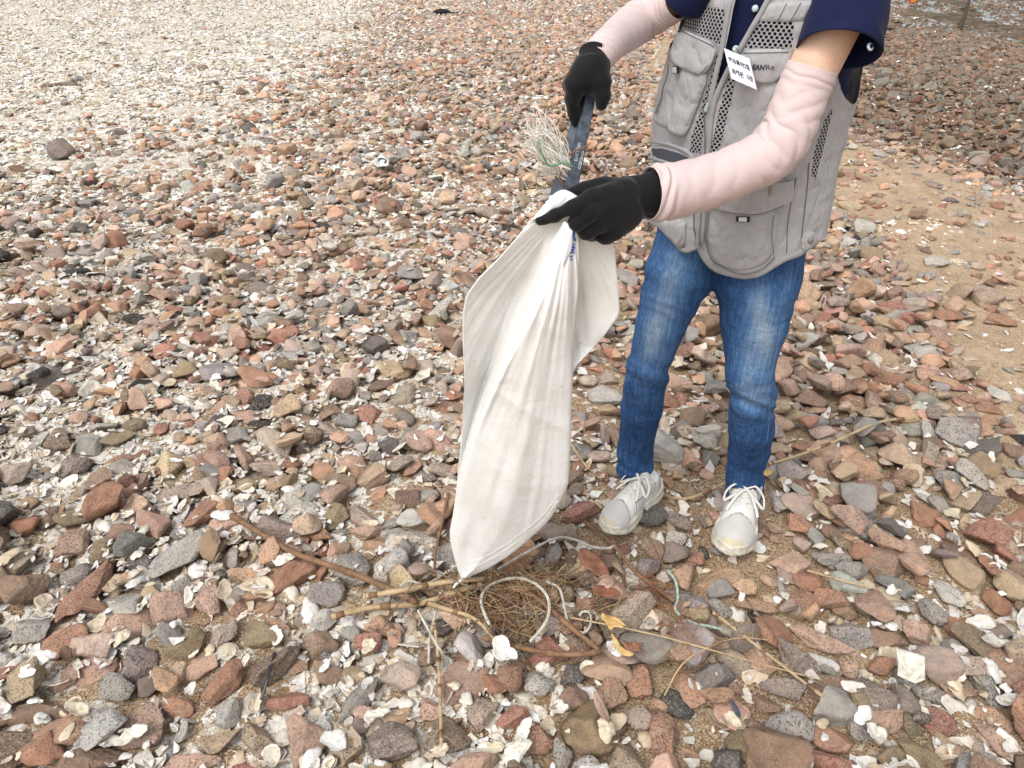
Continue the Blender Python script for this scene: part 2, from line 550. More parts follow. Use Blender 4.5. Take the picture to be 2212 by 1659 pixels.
def chip_shape(seed):                    # a broken flake of shell
    r = np.random.default_rng(seed); k = int(r.integers(6, 9))
    th = np.sort(r.uniform(0, 2 * np.pi, k)); R = r.uniform(0.6, 1.1, k)
    x, y = R * np.cos(th) * 1.2, R * np.sin(th)
    bend = r.uniform(0.15, 0.5)
    z = bend * (x ** 2) - 0.1 + r.normal(0, 0.06, k)
    V = [(0, 0, 0)] + list(zip(x, y, z)); n = len(V)
    V = np.array(V + [(a, b, c - 0.12) for a, b, c in V])
    F = []
    for j in range(k):
        a, b = 1 + j, 1 + (j + 1) % k
        F += [(0, a, b), (n, n + b, n + a), (a, n + a, n + b, b)]
    return V, F

NHI, NLO, NSH, NCH = 40, 36, 14, 10
STONES_HI = [mesh_from('stone', *stone_shape(100 + i, ICO4)) for i in range(NHI)]
STONES_LO = [mesh_from('pebble', *stone_shape(300 + i, ICO3, False)) for i in range(NLO)]
SHELLS = [mesh_from('shell', *shell_shape(500 + i)) for i in range(NSH)]
CHIPS = [mesh_from('shell_chip', *chip_shape(700 + i), smooth=False) for i in range(NCH)]
for me in STONES_HI + STONES_LO: me.materials.append(MAT_STONE)
for me in SHELLS + CHIPS: me.materials.append(MAT_SHELL)

PAL = {  # base colours of the rocks (display values), weight
    'pink': ((206, 164, 140), 0.20), 'rust': ((186, 130, 98), 0.12), 'orange': ((204, 156, 120), 0.15), 'tan': ((196, 166, 132), 0.14),
    'gray': ((164, 159, 155), 0.16), 'ltgray': ((194, 190, 185), 0.09), 'dark': ((112, 108, 106), 0.03), 'brown': ((158, 126, 102), 0.14),
    'olive': ((160, 138, 102), 0.05), 'red': ((184, 120, 98), 0.04), 'pinkgray': ((192, 168, 152), 0.16), 'purple': ((150, 131, 124), 0.05),
    'white': ((216, 210, 198), 0.004), 'black': ((64, 61, 60), 0.008)}
PK = list(PAL); PW = np.array([PAL[k][1] for k in PK]); PW /= PW.sum()
PC = np.array([lin(*PAL[k][0]) for k in PK])
STONE_GAIN = np.array([1.0, 0.965, 0.90])
PC = PC * 0.72 + (PC @ np.array([0.3, 0.55, 0.15]))[:, None] * 0.28
def stone_colors(n, r):
    i = r.choice(len(PK), n, p=PW)
    c = PC[i] * r.lognormal(0, 0.16, (n, 1)) * r.lognormal(0, 0.025, (n, 3)) * STONE_GAIN
    return np.clip(c, 0.01, 0.75)

# --- height map on which stones come to rest
HX0, HX1, HY0, HY1, HS = -6.0, 7.0, 0.2, 8.6, 0.0075
hnx, hny = int((HX1 - HX0) / HS), int((HY1 - HY0) / HS)
hxs = HX0 + HS * (np.arange(hnx) + 0.5); hys = HY0 + HS * (np.arange(hny) + 0.5)
_cx = np.linspace(HX0, HX1, 200); _cy = np.linspace(HY0, HY1, 140)
_CZ = ground_z(*np.meshgrid(_cx, _cy, indexing='ij'))
def bil(tab, xs, ys, x, y):
    i = np.clip((x - xs[0]) / (xs[1] - xs[0]), 0, len(xs) - 1.001); j = np.clip((y - ys[0]) / (ys[1] - ys[0]), 0, len(ys) - 1.001)
    a, b = i.astype(int), j.astype(int); u, v = i - a, j - b
    return tab[a, b] * (1 - u) * (1 - v) + tab[a + 1, b] * u * (1 - v) + tab[a, b + 1] * (1 - u) * v + tab[a + 1, b + 1] * u * v
HXX, HYY = np.meshgrid(hxs, hys, indexing='ij')
GREF = bil(_CZ, _cx, _cy, HXX, HYY).astype(np.float32)
_Z = zones(*[q.ravel() for q in np.meshgrid(_cx, _cy, indexing='ij')])
_Z = [q.reshape(200, 140) for q in _Z]
SANDM = bil(_Z[2], _cx, _cy, HXX, HYY); SHM = bil(_Z[0] * (1 - _Z[1]), _cx, _cy, HXX, HYY)
HM = (GREF - SINK * (1 - np.maximum(SANDM * 0.80, SHM * 0.9))).astype(np.float32)
del HXX, HYY

FOOT_R = gpoly([(1288, 1140), (1300, 1095), (1345, 1020), (1405, 1015), (1432, 1060), (1380, 1110), (1340, 1140)])
FOOT_L = gpoly([(1530, 1150), (1540, 1060), (1600, 1035), (1645, 1060), (1640, 1130), (1615, 1195), (1570, 1190)])
def near_foot(x, y):
    P = np.array([[x, y]])
    return min(poly_sd(P, FOOT_R)[0], poly_sd(P, FOOT_L)[0])

OCC = np.zeros((hnx, hny), bool); KEYM = np.zeros((hnx, hny), bool)
def settle(x, y, sx, sy, sz, rz, sink=0.0, zmax=None, own=0.85):
    i0 = int((x - HX0) / HS); j0 = int((y - HY0) / HS)
    m = int(max(sx, sy) * 1.08 / HS) + 1
    a0, a1, b0, b1 = i0 - m, i0 + m + 1, j0 - m, j0 + m + 1
    if a0 < 0 or b0 < 0 or a1 >= hnx or b1 >= hny: return None
    gx_ = (hxs[a0:a1] - x)[:, None]; gy_ = (hys[b0:b1] - y)[None, :]
    c, s = math.cos(rz), math.sin(rz)
    r2 = ((gx_ * c + gy_ * s) / sx) ** 2 + ((-gx_ * s + gy_ * c) / sy) ** 2
    w = HM[a0:a1, b0:b1]
    ins = r2 < 0.72
    if not ins.any(): ins = r2 <= r2.min() + 1e-9
    hh = w[ins]
    base = float(np.partition(hh, int(len(hh) * 0.62))[int(len(hh) * 0.62)])
    zc = base + sz * (0.70 - sink)
    if zmax is not None and zc + sz > zmax: zc = zmax - sz
    top = zc + sz * np.sqrt(np.clip(1 - r2, 0, 1)) ** 0.7
    np.maximum(w, np.where(r2 < 1, top, -9), out=w)
    OCC[a0:a1, b0:b1] |= r2 < own
    # lean with what lies below
    A = w.shape[0]; k = max(1, m // 2)
    rx = np.clip((hh.max() - hh.min()) / (2 * max(sx, sy)), 0, 0.35)
    return zc, float(rx)

# --- the stones one can point out in the foreground: (x, y, length, width, tilt in the picture, colour)
KEY = [(182,1267,172,62,42,'rust'),(384,1190,152,66,42,'ltgray'),(40,1271,98,98,0,'brown'),(57,1348,88,68,10,'ltgray'),(133,1376,106,74,15,'rust'),
 (453,1279,96,80,-35,'pink'),(542,1230,120,52,-5,'orange'),(358,1364,88,62,80,'gray'),(400,1380,86,76,40,'olive'),(477,1356,86,60,40,'pinkgray'),
 (562,1360,108,76,-50,'olive'),(651,1599,128,100,70,'pink'),(182,1637,142,76,12,'brown'),(69,1518,138,56,5,'brown'),(243,1473,112,70,-65,'gray'),
 (307,1526,66,54,10,'pink'),(376,1514,74,52,-5,'rust'),(481,1461,118,70,50,'rust'),(619,1498,98,54,-5,'red'),(546,1583,82,70,-20,'tan'),
 (473,1587,92,62,15,'tan'),(405,1637,118,58,0,'pink'),(384,1048,106,46,8,'pinkgray'),(429,1097,84,58,20,'rust'),(162,1105,92,54,15,'olive'),
 (864,1452,94,74,5,'pinkgray'),(768,1495,128,56,38,'gray'),(850,1599,120,96,-25,'purple'),(746,1609,82,74,20,'tan'),(1025,1638,108,62,5,'pink'),
 (1039,1527,92,72,75,'pinkgray'),(1107,1541,72,62,60,'red'),(1161,1463,72,62,-20,'ltgray'),(1164,1588,72,68,0,'rust'),(1211,1620,88,52,72,'gray'),
 (1325,1488,98,64,80,'orange'),(1386,1541,70,62,20,'pinkgray'),(1440,1577,124,66,-72,'rust'),(1382,1459,92,60,-65,'rust'),(761,1227,112,80,-58,'gray'),
 (793,1377,66,62,30,'red'),(1125,1349,56,54,0,'brown'),(1271,1641,62,56,40,'ltgray'),(825,1170,96,42,-4,'orange'),(793,1138,70,46,10,'pink'),
 (779,1099,88,48,-28,'pinkgray'),(714,1106,66,58,30,'olive'),(1484,1234,84,62,-62,'orange'),(1779,1368,138,50,-22,'pink'),(1718,1412,100,72,-35,'purple'),
 (1698,1469,104,56,-15,'purple'),(1714,1566,100,90,30,'gray'),(1800,1633,120,64,-10,'red'),(1986,1352,72,66,-60,'pink'),(1913,1364,94,54,-30,'brown'),
 (1973,1182,74,62,-30,'pink'),(1905,1048,80,52,-20,'brown'),(1937,1623,68,62,0,'olive'),(2006,1631,128,68,-40,'olive'),(2058,1267,76,46,-35,'ltgray'),
 (2022,1307,74,52,-42,'gray'),(1937,1287,86,44,-18,'gray'),(2143,1465,108,52,-42,'gray'),(2091,1477,94,40,-12,'orange'),(2030,1485,92,42,-15,'gray'),
 (2095,1433,62,56,0,'pinkgray'),(1405,1102,78,64,-10,'dark'),(1474,1112,62,44,-30,'purple'),(2168,1587,112,50,-40,'pink'),(1909,1417,66,54,0,'rust'),
 (1577,1631,80,72,-40,'dark'),(1848,1214,74,48,-10,'gray'),(1860,1560,72,56,-60,'gray'),(571,999,70,58,10,'pinkgray'),(464,943,52,46,-60,'pink'),
 (158,999,74,54,20,'purple'),(28,1013,72,62,-30,'pinkgray'),(250,938,78,40,15,'olive'),(441,722,64,40,-10,'red'),(427,599,42,40,-60,'gray'),
 (1500,893,56,52,10,'brown'),(1310,850,92,52,-25,'ltgray'),(1690,900,60,40,-20,'pink'),(1250,1090,92,56,10,'red'),(1640,1290,96,40,-12,'orange'),
 (1560,1300,60,46,-20,'gray'),(1330,1560,60,56,0,'brown'),(930,1395,70,46,30,'brown'),(690,1330,60,50,40,'ltgray'),(600,1340,62,50,0,'orange'),
 (700,1440,74,54,-20,'brown'),(640,1420,52,44,20,'orange'),(930,1520,62,56,-20,'pink'),(1240,1440,66,60,20,'dark')]
ODD = [  # stones that stand out by themselves: also (label)
 (182,1267,176,64,42,'rust','long smooth rust-red slab of rock at the lower left'),
 (1465,1147,52,44,25,'white','pale blocky stone lying between the two sneakers'),
 (651,1599,128,100,70,'pink','big smooth pink egg-shaped rock at the bottom edge'),
 (557,906,54,36,5,'black','small black angular rock among pink stones left of the sack'),
 (166,580,60,28,5,'black','dark mossy flat rock on pale shells near the left edge'),
 (285,678,52,28,-5,'black','very dark brown flat rock near the left edge'),
 (138,335,54,42,30,'purple','largest brown rock standing on the white shell bank'),
 (850,1599,122,98,-25,'purple','big dark purple-grey angular rock at the bottom below the reeds'),
 (384,1190,154,68,42,'ltgray','long light grey granite slab leaning left of the reeds'),
 (1977,462,44,26,0,'brown','brown rock on the open sand strip right of the vest'),
 (1714,1566,102,92,30,'gray','big speckled grey boulder at the bottom right of centre'),
 (1779,1368,140,52,-22,'pink','long pink loaf-shaped stone below the grey twig')]
odd_keys = {(k[0], k[1]) for k in ODD}
STONE_OBJS = []
def key_place(px, py, L, W, ang, flat=0.72):
    a = math.radians(ang); d = np.array([math.cos(a), -math.sin(a)]); e = np.array([math.sin(a), math.cos(a)])
    pts = np.array([[px, py], *(np.array([px, py]) + 0.5 * L * d * s for s in (1, -1)), *(np.array([px, py]) + 0.5 * W * e * s for s in (1, -1))])
    G = gnd(pts[:, 0], pts[:, 1], 0.015)
    u = G[1] - G[2]; v = G[3] - G[4]
    k = ppm(G[0]); dep = math.asin(min(1, (CAM_H - G[0][2]) / np.linalg.norm(G[0] - CAMP))); fv = math.sin(dep) + 0.62 * math.cos(dep)
    sx = L / 2 * k * math.hypot(d[0], d[1] / fv); sy = W / 2 * k * math.hypot(e[0], e[1] / fv)
    sz = flat * min(sx, sy) * random.uniform(0.9, 1.15)
    return G[0][0], G[0][1], sx, sy, sz, math.atan2(u[1], u[0])

def put_stone(me, x, y, z, s, rot, col, speck, parent=None, name='stone'):
    o = bpy.data.objects.new(name, me); COL.objects.link(o)
    o.location = (x, y, z); o.scale = s; o.rotation_euler = rot
    o['stone_color'] = [float(c) for c in col]; o['stone_speck'] = float(speck)
    if parent is not None: o.parent = parent
    STONE_OBJS.append(o)
    return o

hand = 0
for k in ODD + [q for q in KEY if (q[0], q[1]) not in odd_keys]:
    x, y, sx, sy, sz, rz = key_place(*k[:5])
    r = settle(x, y, sx, sy, sz, rz, -0.40, zmax=None, own=1.12)
    if r is None: continue
    base = PC[PK.index(k[5])] * STONE_GAIN * random.uniform(0.9, 1.15)
    o = put_stone(STONES_HI[hand % NHI], x, y, r[0], (sx, sy, sz), (random.uniform(-.12, .12), random.uniform(-.12, .12), rz), base,
                  random.uniform(0.45, 1.0) if k[5] not in ('black', 'brown', 'olive') else 0.35, None if len(k) > 6 else beach)
    if len(k) > 6: tag(o, k[6], 'stone', 'stones that stand out')
    hand += 1

KEYM[:] = OCC                              # the stones placed by hand stay uncovered
# --- all other near stones, dropped one after another
def halfw(y): return 0.74 * (y * 0.823 + 0.8) + 0.35
cand = []
area_rows = np.arange(0.45, 8.0, 0.25)
for y0 in area_rows:
    hw = halfw(y0 + 0.25)
    med = 0.080 if y0 < 1.6 else (0.068 if y0 < 3 else 0.058)
    n = int(2 * hw * 0.25 * 1.55 / (0.50 * med * med))
    x = rng.uniform(-hw, hw, n); y = rng.uniform(y0, y0 + 0.25, n)
    L = med * rng.lognormal(-0.12, 0.38, n)
    cand.append(np.c_[x, y, np.clip(L, 0.022, 0.14)])
cand = np.vstack(cand)
zs = zones(cand[:, 0], cand[:, 1])
cand = cand[rng.uniform(size=len(cand)) < zs[1]]
cand = cand[np.argsort(-cand[:, 2] * rng.lognormal(0, 0.5, len(cand)))]
zs = zones(cand[:, 0], cand[:, 1])
asp = rng.uniform(0.58, 0.92, len(cand)); flt = rng.uniform(0.42, 0.85, len(cand)); rzs = np.where((cand[:, 0] > 0.25) & (cand[:, 1] < 2.6), rng.normal(-0.55, 0.45, len(cand)), rng.normal(0, 0.75, len(cand))) + np.pi * rng.integers(0, 2, len(cand))
near = []
for q in range(len(cand)):
    x, y, L = cand[q]
    best = None
    for _ in range(3):                    # of three spots the lowest one
        xx = x + random.gauss(0, 0.05); yy = y + random.gauss(0, 0.05)
        i, j = int((xx - HX0) / HS), int((yy - HY0) / HS)
        if not (0 <= i < hnx and 0 <= j < hny): continue
        h = HM[i, j] - GREF[i, j] + (1.0 if OCC[i, j] else 0.0)
        if best is None or h < best[0]: best = (h, xx, yy)
    if best is None: continue
    h, x, y = best
    if h > 0.5 and (q % 16 or h > 1.03): continue
    sx, sy = L / 2, L / 2 * asp[q]; sz = sy * flt[q]
    sandy = zs[2][q]
    if y < 4.5:
        cq, sq = math.cos(rzs[q]), math.sin(rzs[q]); hitk = 0
        for ax_, ay_ in ((sx * .7, 0), (-sx * .7, 0), (0, sy * .7), (0, -sy * .7)):
            i, j = int((x + ax_ * cq - ay_ * sq - HX0) / HS), int((y + ax_ * sq + ay_ * cq - HY0) / HS)
            if 0 <= i < hnx and 0 <= j < hny and KEYM[i, j]: hitk += 1
        if hitk: continue
    zmax = None
    if 0.9 < y < 1.9 and 0.0 < x < 0.9:
        nf = near_foot(x, y)
        if nf < 0.09 and L > 0.062: continue
        if nf < 0.09: zmax = float(GREF[int((x - HX0) / HS), int((y - HY0) / HS)]) + (-0.010 if nf < 0.04 else 0.006)
    r = settle(x, y, sx, sy, sz, rzs[q], 0.30 * sandy, zmax)
    if r is None: continue
    lean = 0.10 + r[1]
    near.append((x, y, r[0], sx, sy, sz, random.gauss(0, lean), random.gauss(0, lean), rzs[q], zs[3][q]))
near = np.array(near)

# --- far stones
far = []
for y0 in np.arange(8.0, 17.0, 0.5):
    hw = halfw(y0 + 0.5)
    n = int(2 * hw * 0.5 * 1.35 / (0.5 * 0.060 ** 2) * (1.0 if y0 < 13 else 0.6))
    far.append(np.c_[rng.uniform(-hw, hw, n), rng.uniform(y0, y0 + 0.5, n), np.clip(0.062 * rng.lognormal(-0.1, 0.38, n), 0.025, 0.13)])
far = np.vstack(far); zf = zones(far[:, 0], far[:, 1])
keep = rng.uniform(size=len(far)) < zf[1] * (1 - 0.45 * zf[4]); far = far[keep]; zf = [q[keep] for q in zf]
m = len(far); fa = rng.uniform(0.58, 0.92, m); ff = rng.uniform(0.45, 0.85, m)
fsx = far[:, 2] / 2; fsy = fsx * fa; fsz = fsy * ff
fzz = ground_z(far[:, 0], far[:, 1]) + rng.uniform(-0.03, 0.008, m) - 0.012 * zf[2]
fzz = np.where(zf[4] > 0.5, WATER_Z + rng.uniform(-0.02, 0.0, m), fzz)
farr = np.c_[far[:, 0], far[:, 1], fzz, fsx, fsy, fsz, rng.normal(0, 0.25, m), rng.normal(0, 0.25, m), rng.uniform(0, 6.28, m), np.maximum(zf[3], 1.35 * zf[4])]

# --- the largest in view become stones of their own, the rest one mass
allS = np.vstack([near, farr])
ncol = stone_colors(len(allS), rng) * (1 - np.array([[0.50, 0.52, 0.56]]) * allS[:, 9:10])
nspk = rng.uniform(0.1, 0.9, len(allS))
px_, py_, w_ = project(allS[:, :3])
vis = (px_ > -20) & (px_ < 2232) & (py_ > -10) & (py_ < 1679)
app = np.where(vis, allS[:, 3] / w_, 0)
n_ind = 300 - sum(1 for o in STONE_OBJS if o.parent is beach)
big = np.argsort(-app)[:n_ind]
for k, q in enumerate(big):
    s = allS[q]
    put_stone(STONES_HI[k % NHI], s[0], s[1], s[2], (s[3], s[4], s[5]), (s[6], s[7], s[8]), ncol[q], nspk[q], beach)
rest = np.ones(len(allS), bool); rest[big] = False

def scatter(name, meshes, loc, rot, scl, col, spk, label, cat):
    n = len(loc)
    me = bpy.data.meshes.new(name); me.vertices.add(n)
    me.vertices.foreach_set('co', np.asarray(loc, np.float32).ravel())
    def put(nm, ty, key, data):
        a = me.attributes.new(nm, ty, 'POINT'); a.data.foreach_set(key, np.asarray(data).ravel())
    put('rot', 'FLOAT_VECTOR', 'vector', rot.astype(np.float32)); put('scl', 'FLOAT_VECTOR', 'vector', scl.astype(np.float32))
    put('stone_color', 'FLOAT_COLOR', 'color', np.c_[col, np.ones(n)].astype(np.float32)); put('stone_speck', 'FLOAT', 'value', spk.astype(np.float32))
    put('pick', 'INT', 'value', rng.integers(0, len(meshes), n).astype(np.int32))
    pc = bpy.data.collections.new(name + '_shapes')
    for i, sm in enumerate(meshes):
        pc.objects.link(bpy.data.objects.new('%s_shape_%02d' % (name, i), sm))
    o = obj(name, me)
    ng = bpy.data.node_groups.new(name, 'GeometryNodeTree')
    ng.interface.new_socket('Geometry', in_out='INPUT', socket_type='NodeSocketGeometry')
    ng.interface.new_socket('Geometry', in_out='OUTPUT', socket_type='NodeSocketGeometry')
    N = ng.nodes.new; Lk = ng.links.new
    gi, go = N('NodeGroupInput'), N('NodeGroupOutput')
    ci = N('GeometryNodeCollectionInfo'); ci.inputs['Collection'].default_value = pc
    ci.inputs['Separate Children'].default_value = True; ci.inputs['Reset Children'].default_value = True
    ip = N('GeometryNodeInstanceOnPoints'); ip.inputs['Pick Instance'].default_value = True
    def na(nm, ty):
        x = N('GeometryNodeInputNamedAttribute'); x.data_type = ty; x.inputs['Name'].default_value = nm; return x.outputs['Attribute']
    e2r = N('FunctionNodeEulerToRotation'); Lk(na('rot', 'FLOAT_VECTOR'), e2r.inputs[0])
    Lk(gi.outputs[0], ip.inputs['Points']); Lk(ci.outputs[0], ip.inputs['Instance']); Lk(na('pick', 'INT'), ip.inputs['Instance Index'])
    Lk(e2r.outputs[0], ip.inputs['Rotation']); Lk(na('scl', 'FLOAT_VECTOR'), ip.inputs['Scale']); Lk(ip.outputs[0], go.inputs[0])
    mod = o.modifiers.new('scatter', 'NODES'); mod.node_group = ng
    return tag(o, label, cat, kind='stuff')

S = allS[rest]
scatter('pebbles', STONES_LO, S[:, :3], S[:, 6:9], S[:, 3:6], ncol[rest], nspk[rest], 'brown, pink and grey granite stones covering the beach', 'stones')

# --- shells: whole and broken, in the gaps between the stones and in the white bank
def box_blur(A, k):
    P = np.pad(A.astype(np.float64), ((k + 1, k), (k + 1, k)), mode='edge').cumsum(0).cumsum(1)
    n = 2 * k + 1
    return ((P[n:, n:] - P[:-n, n:] - P[n:, :-n] + P[:-n, :-n]) / n ** 2).astype(np.float32)
HB = box_blur(HM, 6)
def hm_at(x, y, k=0):
    x = np.asarray(x, float); y = np.asarray(y, float)
    i = np.clip(((x - HX0) / HS).astype(int), k, hnx - 1 - k); j = np.clip(((y - HY0) / HS).astype(int), k, hny - 1 - k)
    if k == 0: return HM[i, j]
    r = HM[i, j]
    for a in range(-k, k + 1):
        for b in range(-k, k + 1): r = np.maximum(r, HM[i + a, j + b])
    return r
ch = []
for y0 in np.arange(0.45, 8.4, 0.25):
    hw = halfw(y0 + 0.25); n = int(2 * hw * 0.25 * (9500 if y0 < 2.2 else 6000 if y0 < 4 else 2800))
    ch.append(np.c_[rng.uniform(-hw, hw, n), rng.uniform(y0, y0 + 0.25, n)])
ch = np.vstack(ch)
zc_ = zones(ch[:, 0], ch[:, 1])
pn = fbm(np.c_[ch, 0 * ch[:, 0]], 2.2, 2, 77)
leftness = 1 - sstep(-0.6, 0.5, ch[:, 0] - 0.05 * ch[:, 1])
pr = np.clip(zc_[0] * 0.95 + 0.10 + 0.52 * leftness * sstep(-0.4, 0.5, pn + 0.2) + 0.30 * sstep(0.2, 0.7, pn) - 0.12 * zc_[2], 0.04, 1) * (1 - zc_[4])
pr = np.where(zc_[2] > 0.5, np.minimum(pr, 0.30), pr)
keep = rng.uniform(size=len(ch)) < pr
ch = ch[keep]
hh_ = hm_at(ch[:, 0], ch[:, 1]); ii_ = np.clip(((ch[:, 0] - HX0) / HS).astype(int), 0, hnx - 1); jj_ = np.clip(((ch[:, 1] - HY0) / HS).astype(int), 0, hny - 1)
low = HB[ii_, jj_] - hh_
bank = zc_[0][keep] * (1 - zc_[1][keep])
okc = (low > rng.normal(0.0045, 0.003, len(ch))) | (rng.uniform(size=len(ch)) < 0.012) | ((np.abs(low) < 0.002) & (rng.uniform(size=len(ch)) < bank * 1.3 + 0.15))
ch = ch[okc]; hh_ = hh_[okc]
farc = []
for y0 in np.arange(8.4, 17.0, 0.5):
    hw = halfw(y0 + 0.5); n = int(2 * hw * 0.5 * 800)
    farc.append(np.c_[rng.uniform(-hw, hw, n), rng.uniform(y0, y0 + 0.5, n)])
farc = np.vstack(farc); zq = zones(farc[:, 0], farc[:, 1]); kq = rng.uniform(size=len(farc)) < np.clip(zq[0] * 0.95 + 0.03, 0, 1) * (1 - zq[4]); farc = farc[kq]
fz_ = ground_z(farc[:, 0], farc[:, 1]) - SINK * 0.1
CL = np.vstack([np.c_[ch, hh_ + 0.003], np.c_[farc, fz_ + 0.003]])
n = len(CL)
sz_ = np.clip(np.where(CL[:, 1] < 2.2, 0.0115, np.where(CL[:, 1] < 6, 0.0130, 0.0155)) * rng.lognormal(-0.1, 0.45, n), 0.005, 0.038)
SC = np.array([lin(*c) for c in ((232, 226, 214), (240, 238, 232), (222, 206, 180), (206, 188, 160), (236, 228, 210), (190, 172, 150), (214, 205, 196))])
cc = SC[rng.choice(7, n, p=[.28, .22, .14, .10, .16, .05, .05])] * rng.lognormal(0, 0.08, (n, 1))
isw = rng.uniform(size=n) < 0.5
rot_ = np.c_[rng.normal(0, 0.30, n), rng.normal(0, 0.30, n) + np.where(rng.uniform(size=n) < 0.4, np.pi, 0), rng.uniform(0, 6.28, n)]
scl_ = np.c_[sz_, sz_ * rng.uniform(0.7, 1, n), sz_ * rng.uniform(0.6, 1.1, n)]
cc = np.clip(cc * np.where(CL[:, 1] > 3.5, 0.96, 0.80)[:, None] * np.array([1.0, 1.0, 1.03]), 0, 0.80)
px_, py_, w_ = project(CL)
appS = np.where(isw & (px_ > 0) & (px_ < 2212) & (py_ > 0) & (py_ < 1659), scl_[:, 0] / w_, 0)
bigS = np.argsort(-appS)[:280]
for k, q in enumerate(bigS):
    put_stone(SHELLS[k % NSH], CL[q, 0], CL[q, 1], CL[q, 2] + 0.002, tuple(scl_[q]), tuple(rot_[q]), cc[q], 0.0, beach, 'shell')
drop = np.zeros(n, bool); drop[bigS] = True
isc = ~isw; isw = isw & ~drop
scatter('shells', SHELLS, CL[isw], rot_[isw], scl_[isw], cc[isw], np.zeros(isw.sum()), 'whole white oyster and clam shells strewn between the stones', 'shells')
scatter('shell_chips', CHIPS, CL[isc], rot_[isc], scl_[isc], cc[isc], np.zeros((isc).sum()), 'broken white shell chips filling gaps and the pale shell bank', 'shell chips')
print('stones', len(allS), 'shells', n)
# ================================================================== the person
def fabric(name, rgb, rough=0.85, weave=900, bump=0.25, sheen=0.0, var=0.10):
    m = Mat(name, lin(*rgb), rough, 0.2)
    p = m.pos()
    c = lin(*rgb)
    v = m.ramp(m.noise(p, 14, 4, 0.6), [(0.3, tuple(x * (1 - var) for x in c)), (0.7, tuple(min(1, x * (1 + var)) for x in c))])
    m.color(v)
    m.bump(m.noise(p, weave, 2), bump, 0.0008)
    if sheen: m.b.inputs['Sheen Weight'].default_value = sheen
    return m

M_SKIN = Mat('skin', lin(224, 184, 158), 0.5, 0.35)
M_SKIN.b.inputs['Subsurface Weight'].default_value = 0.15
M_SKIN.b.inputs['Subsurface Radius'].default_value = (0.012, 0.005, 0.003)
M_SKIN.color(M_SKIN.ramp(M_SKIN.noise(M_SKIN.pos(), 30, 3), [(0.3, lin(216, 174, 148)), (0.7, lin(230, 194, 168))]))
M_PINK = fabric('pink_stretch_cloth', (204, 185, 183), 0.85, 1400, 0.2, 0.1, 0.03)
def crease_bump(M, sc, stretch, rot, strength, dist):      # sharp-crested folds across a sleeve
    uv = M.n('ShaderNodeUVMap').outputs[0]
    x = M.noise(M.mapped(uv, (sc, sc * stretch, 1), (0, 0, rot)), 1.0, 2, 0.45)
    M.bump(M.math('ABSOLUTE', M.math('SUBTRACT', x, 0.5)), strength, dist)
crease_bump(M_PINK, 15, 0.35, 0.7, 0.22, 0.030); crease_bump(M_PINK, 40, 0.30, -0.5, 0.08, 0.012)
M_NAVY = fabric('navy_cloth', (17, 24, 58), 0.85, 1000, 0.25, 0.04, 0.15)
M_VEST = fabric('grey_cotton_twill', (168, 167, 168), 0.9, 1300, 0.3, 0.1, 0.05)
_p = M_VEST.mapped(M_VEST.pos(), (1, 1, 0.55), (0.0, 0.35, 0))
M_VEST.bump(M_VEST.math('ABSOLUTE', M_VEST.math('SUBTRACT', M_VEST.noise(_p, 26, 2, 0.5), 0.5)), 0.75, 0.024)
M_VEST.bump(M_VEST.noise(M_VEST.mapped(M_VEST.pos(), (1, 1, 1.3)), 70, 3), 0.25, 0.004)
M_SEAM = fabric('grey_seam_thread', (112, 108, 106), 0.9, 1500, 0.2)
M_TRIM = fabric('grey_binding', (154, 153, 154), 0.9, 1300, 0.3)
M_BLACK = fabric('black_knit', (15, 15, 17), 0.8, 700, 0.3, 0.15, 0.2)
M_BLACK.bump(M_BLACK.noise(M_BLACK.pos(), 60, 2), 0.25, 0.006)
M_BLACKPLAIN = Mat('black_plain', (0.012, 0.012, 0.014), 0.6)
M_WHITE = Mat('white_plain', lin(236, 236, 236), 0.6)
M_LINING = fabric('dark_lining', (78, 80, 88), 0.9)
M_HAIR = Mat('black_hair', (0.012, 0.009, 0.008), 0.45, 0.5)
M_HAIR.bump(M_HAIR.noise(M_HAIR.mapped(M_HAIR.pos(), (200, 200, 12)), 1, 2), 0.5, 0.004)

def netting_material():                  # knitted net: real see-through holes
    m = Mat('grey_netting', lin(158, 156, 156), 0.9, 0.2)
    uv = m.n('ShaderNodeUVMap').outputs[0]
    sx = m.n('ShaderNodeSeparateXYZ'); m.l(uv, sx.inputs[0])
    u = m.math('MULTIPLY', sx.outputs[0], 1 / 0.0070); v = m.math('MULTIPLY', sx.outputs[1], 1 / 0.0112)
    row = m.math('FLOOR', m.math('MULTIPLY', v, 2.0))
    sh = m.math('MULTIPLY', m.math('MODULO', row, 2.0), 0.5)
    fu = m.math('SUBTRACT', m.math('FRACT', m.math('ADD', u, sh)), 0.5)
    fv = m.math('SUBTRACT', m.math('FRACT', m.math('MULTIPLY', v, 2.0)), 0.5)
    d = m.math('ADD', m.math('POWER', m.math('MULTIPLY', fu, 1 / 0.31), 2.0), m.math('POWER', m.math('MULTIPLY', fv, 1 / 0.46), 2.0))
    hole = m.math('LESS_THAN', d, 1.0)
    tr = m.n('ShaderNodeBsdfTransparent'); mx = m.n('ShaderNodeMixShader')
    m.l(hole, mx.inputs[0]); m.l(m.b.outputs[0], mx.inputs[1]); m.l(tr.outputs[0], mx.inputs[2]); m.l(mx.outputs[0], m.out.inputs['Surface'])
    return m.m
M_NET = netting_material()

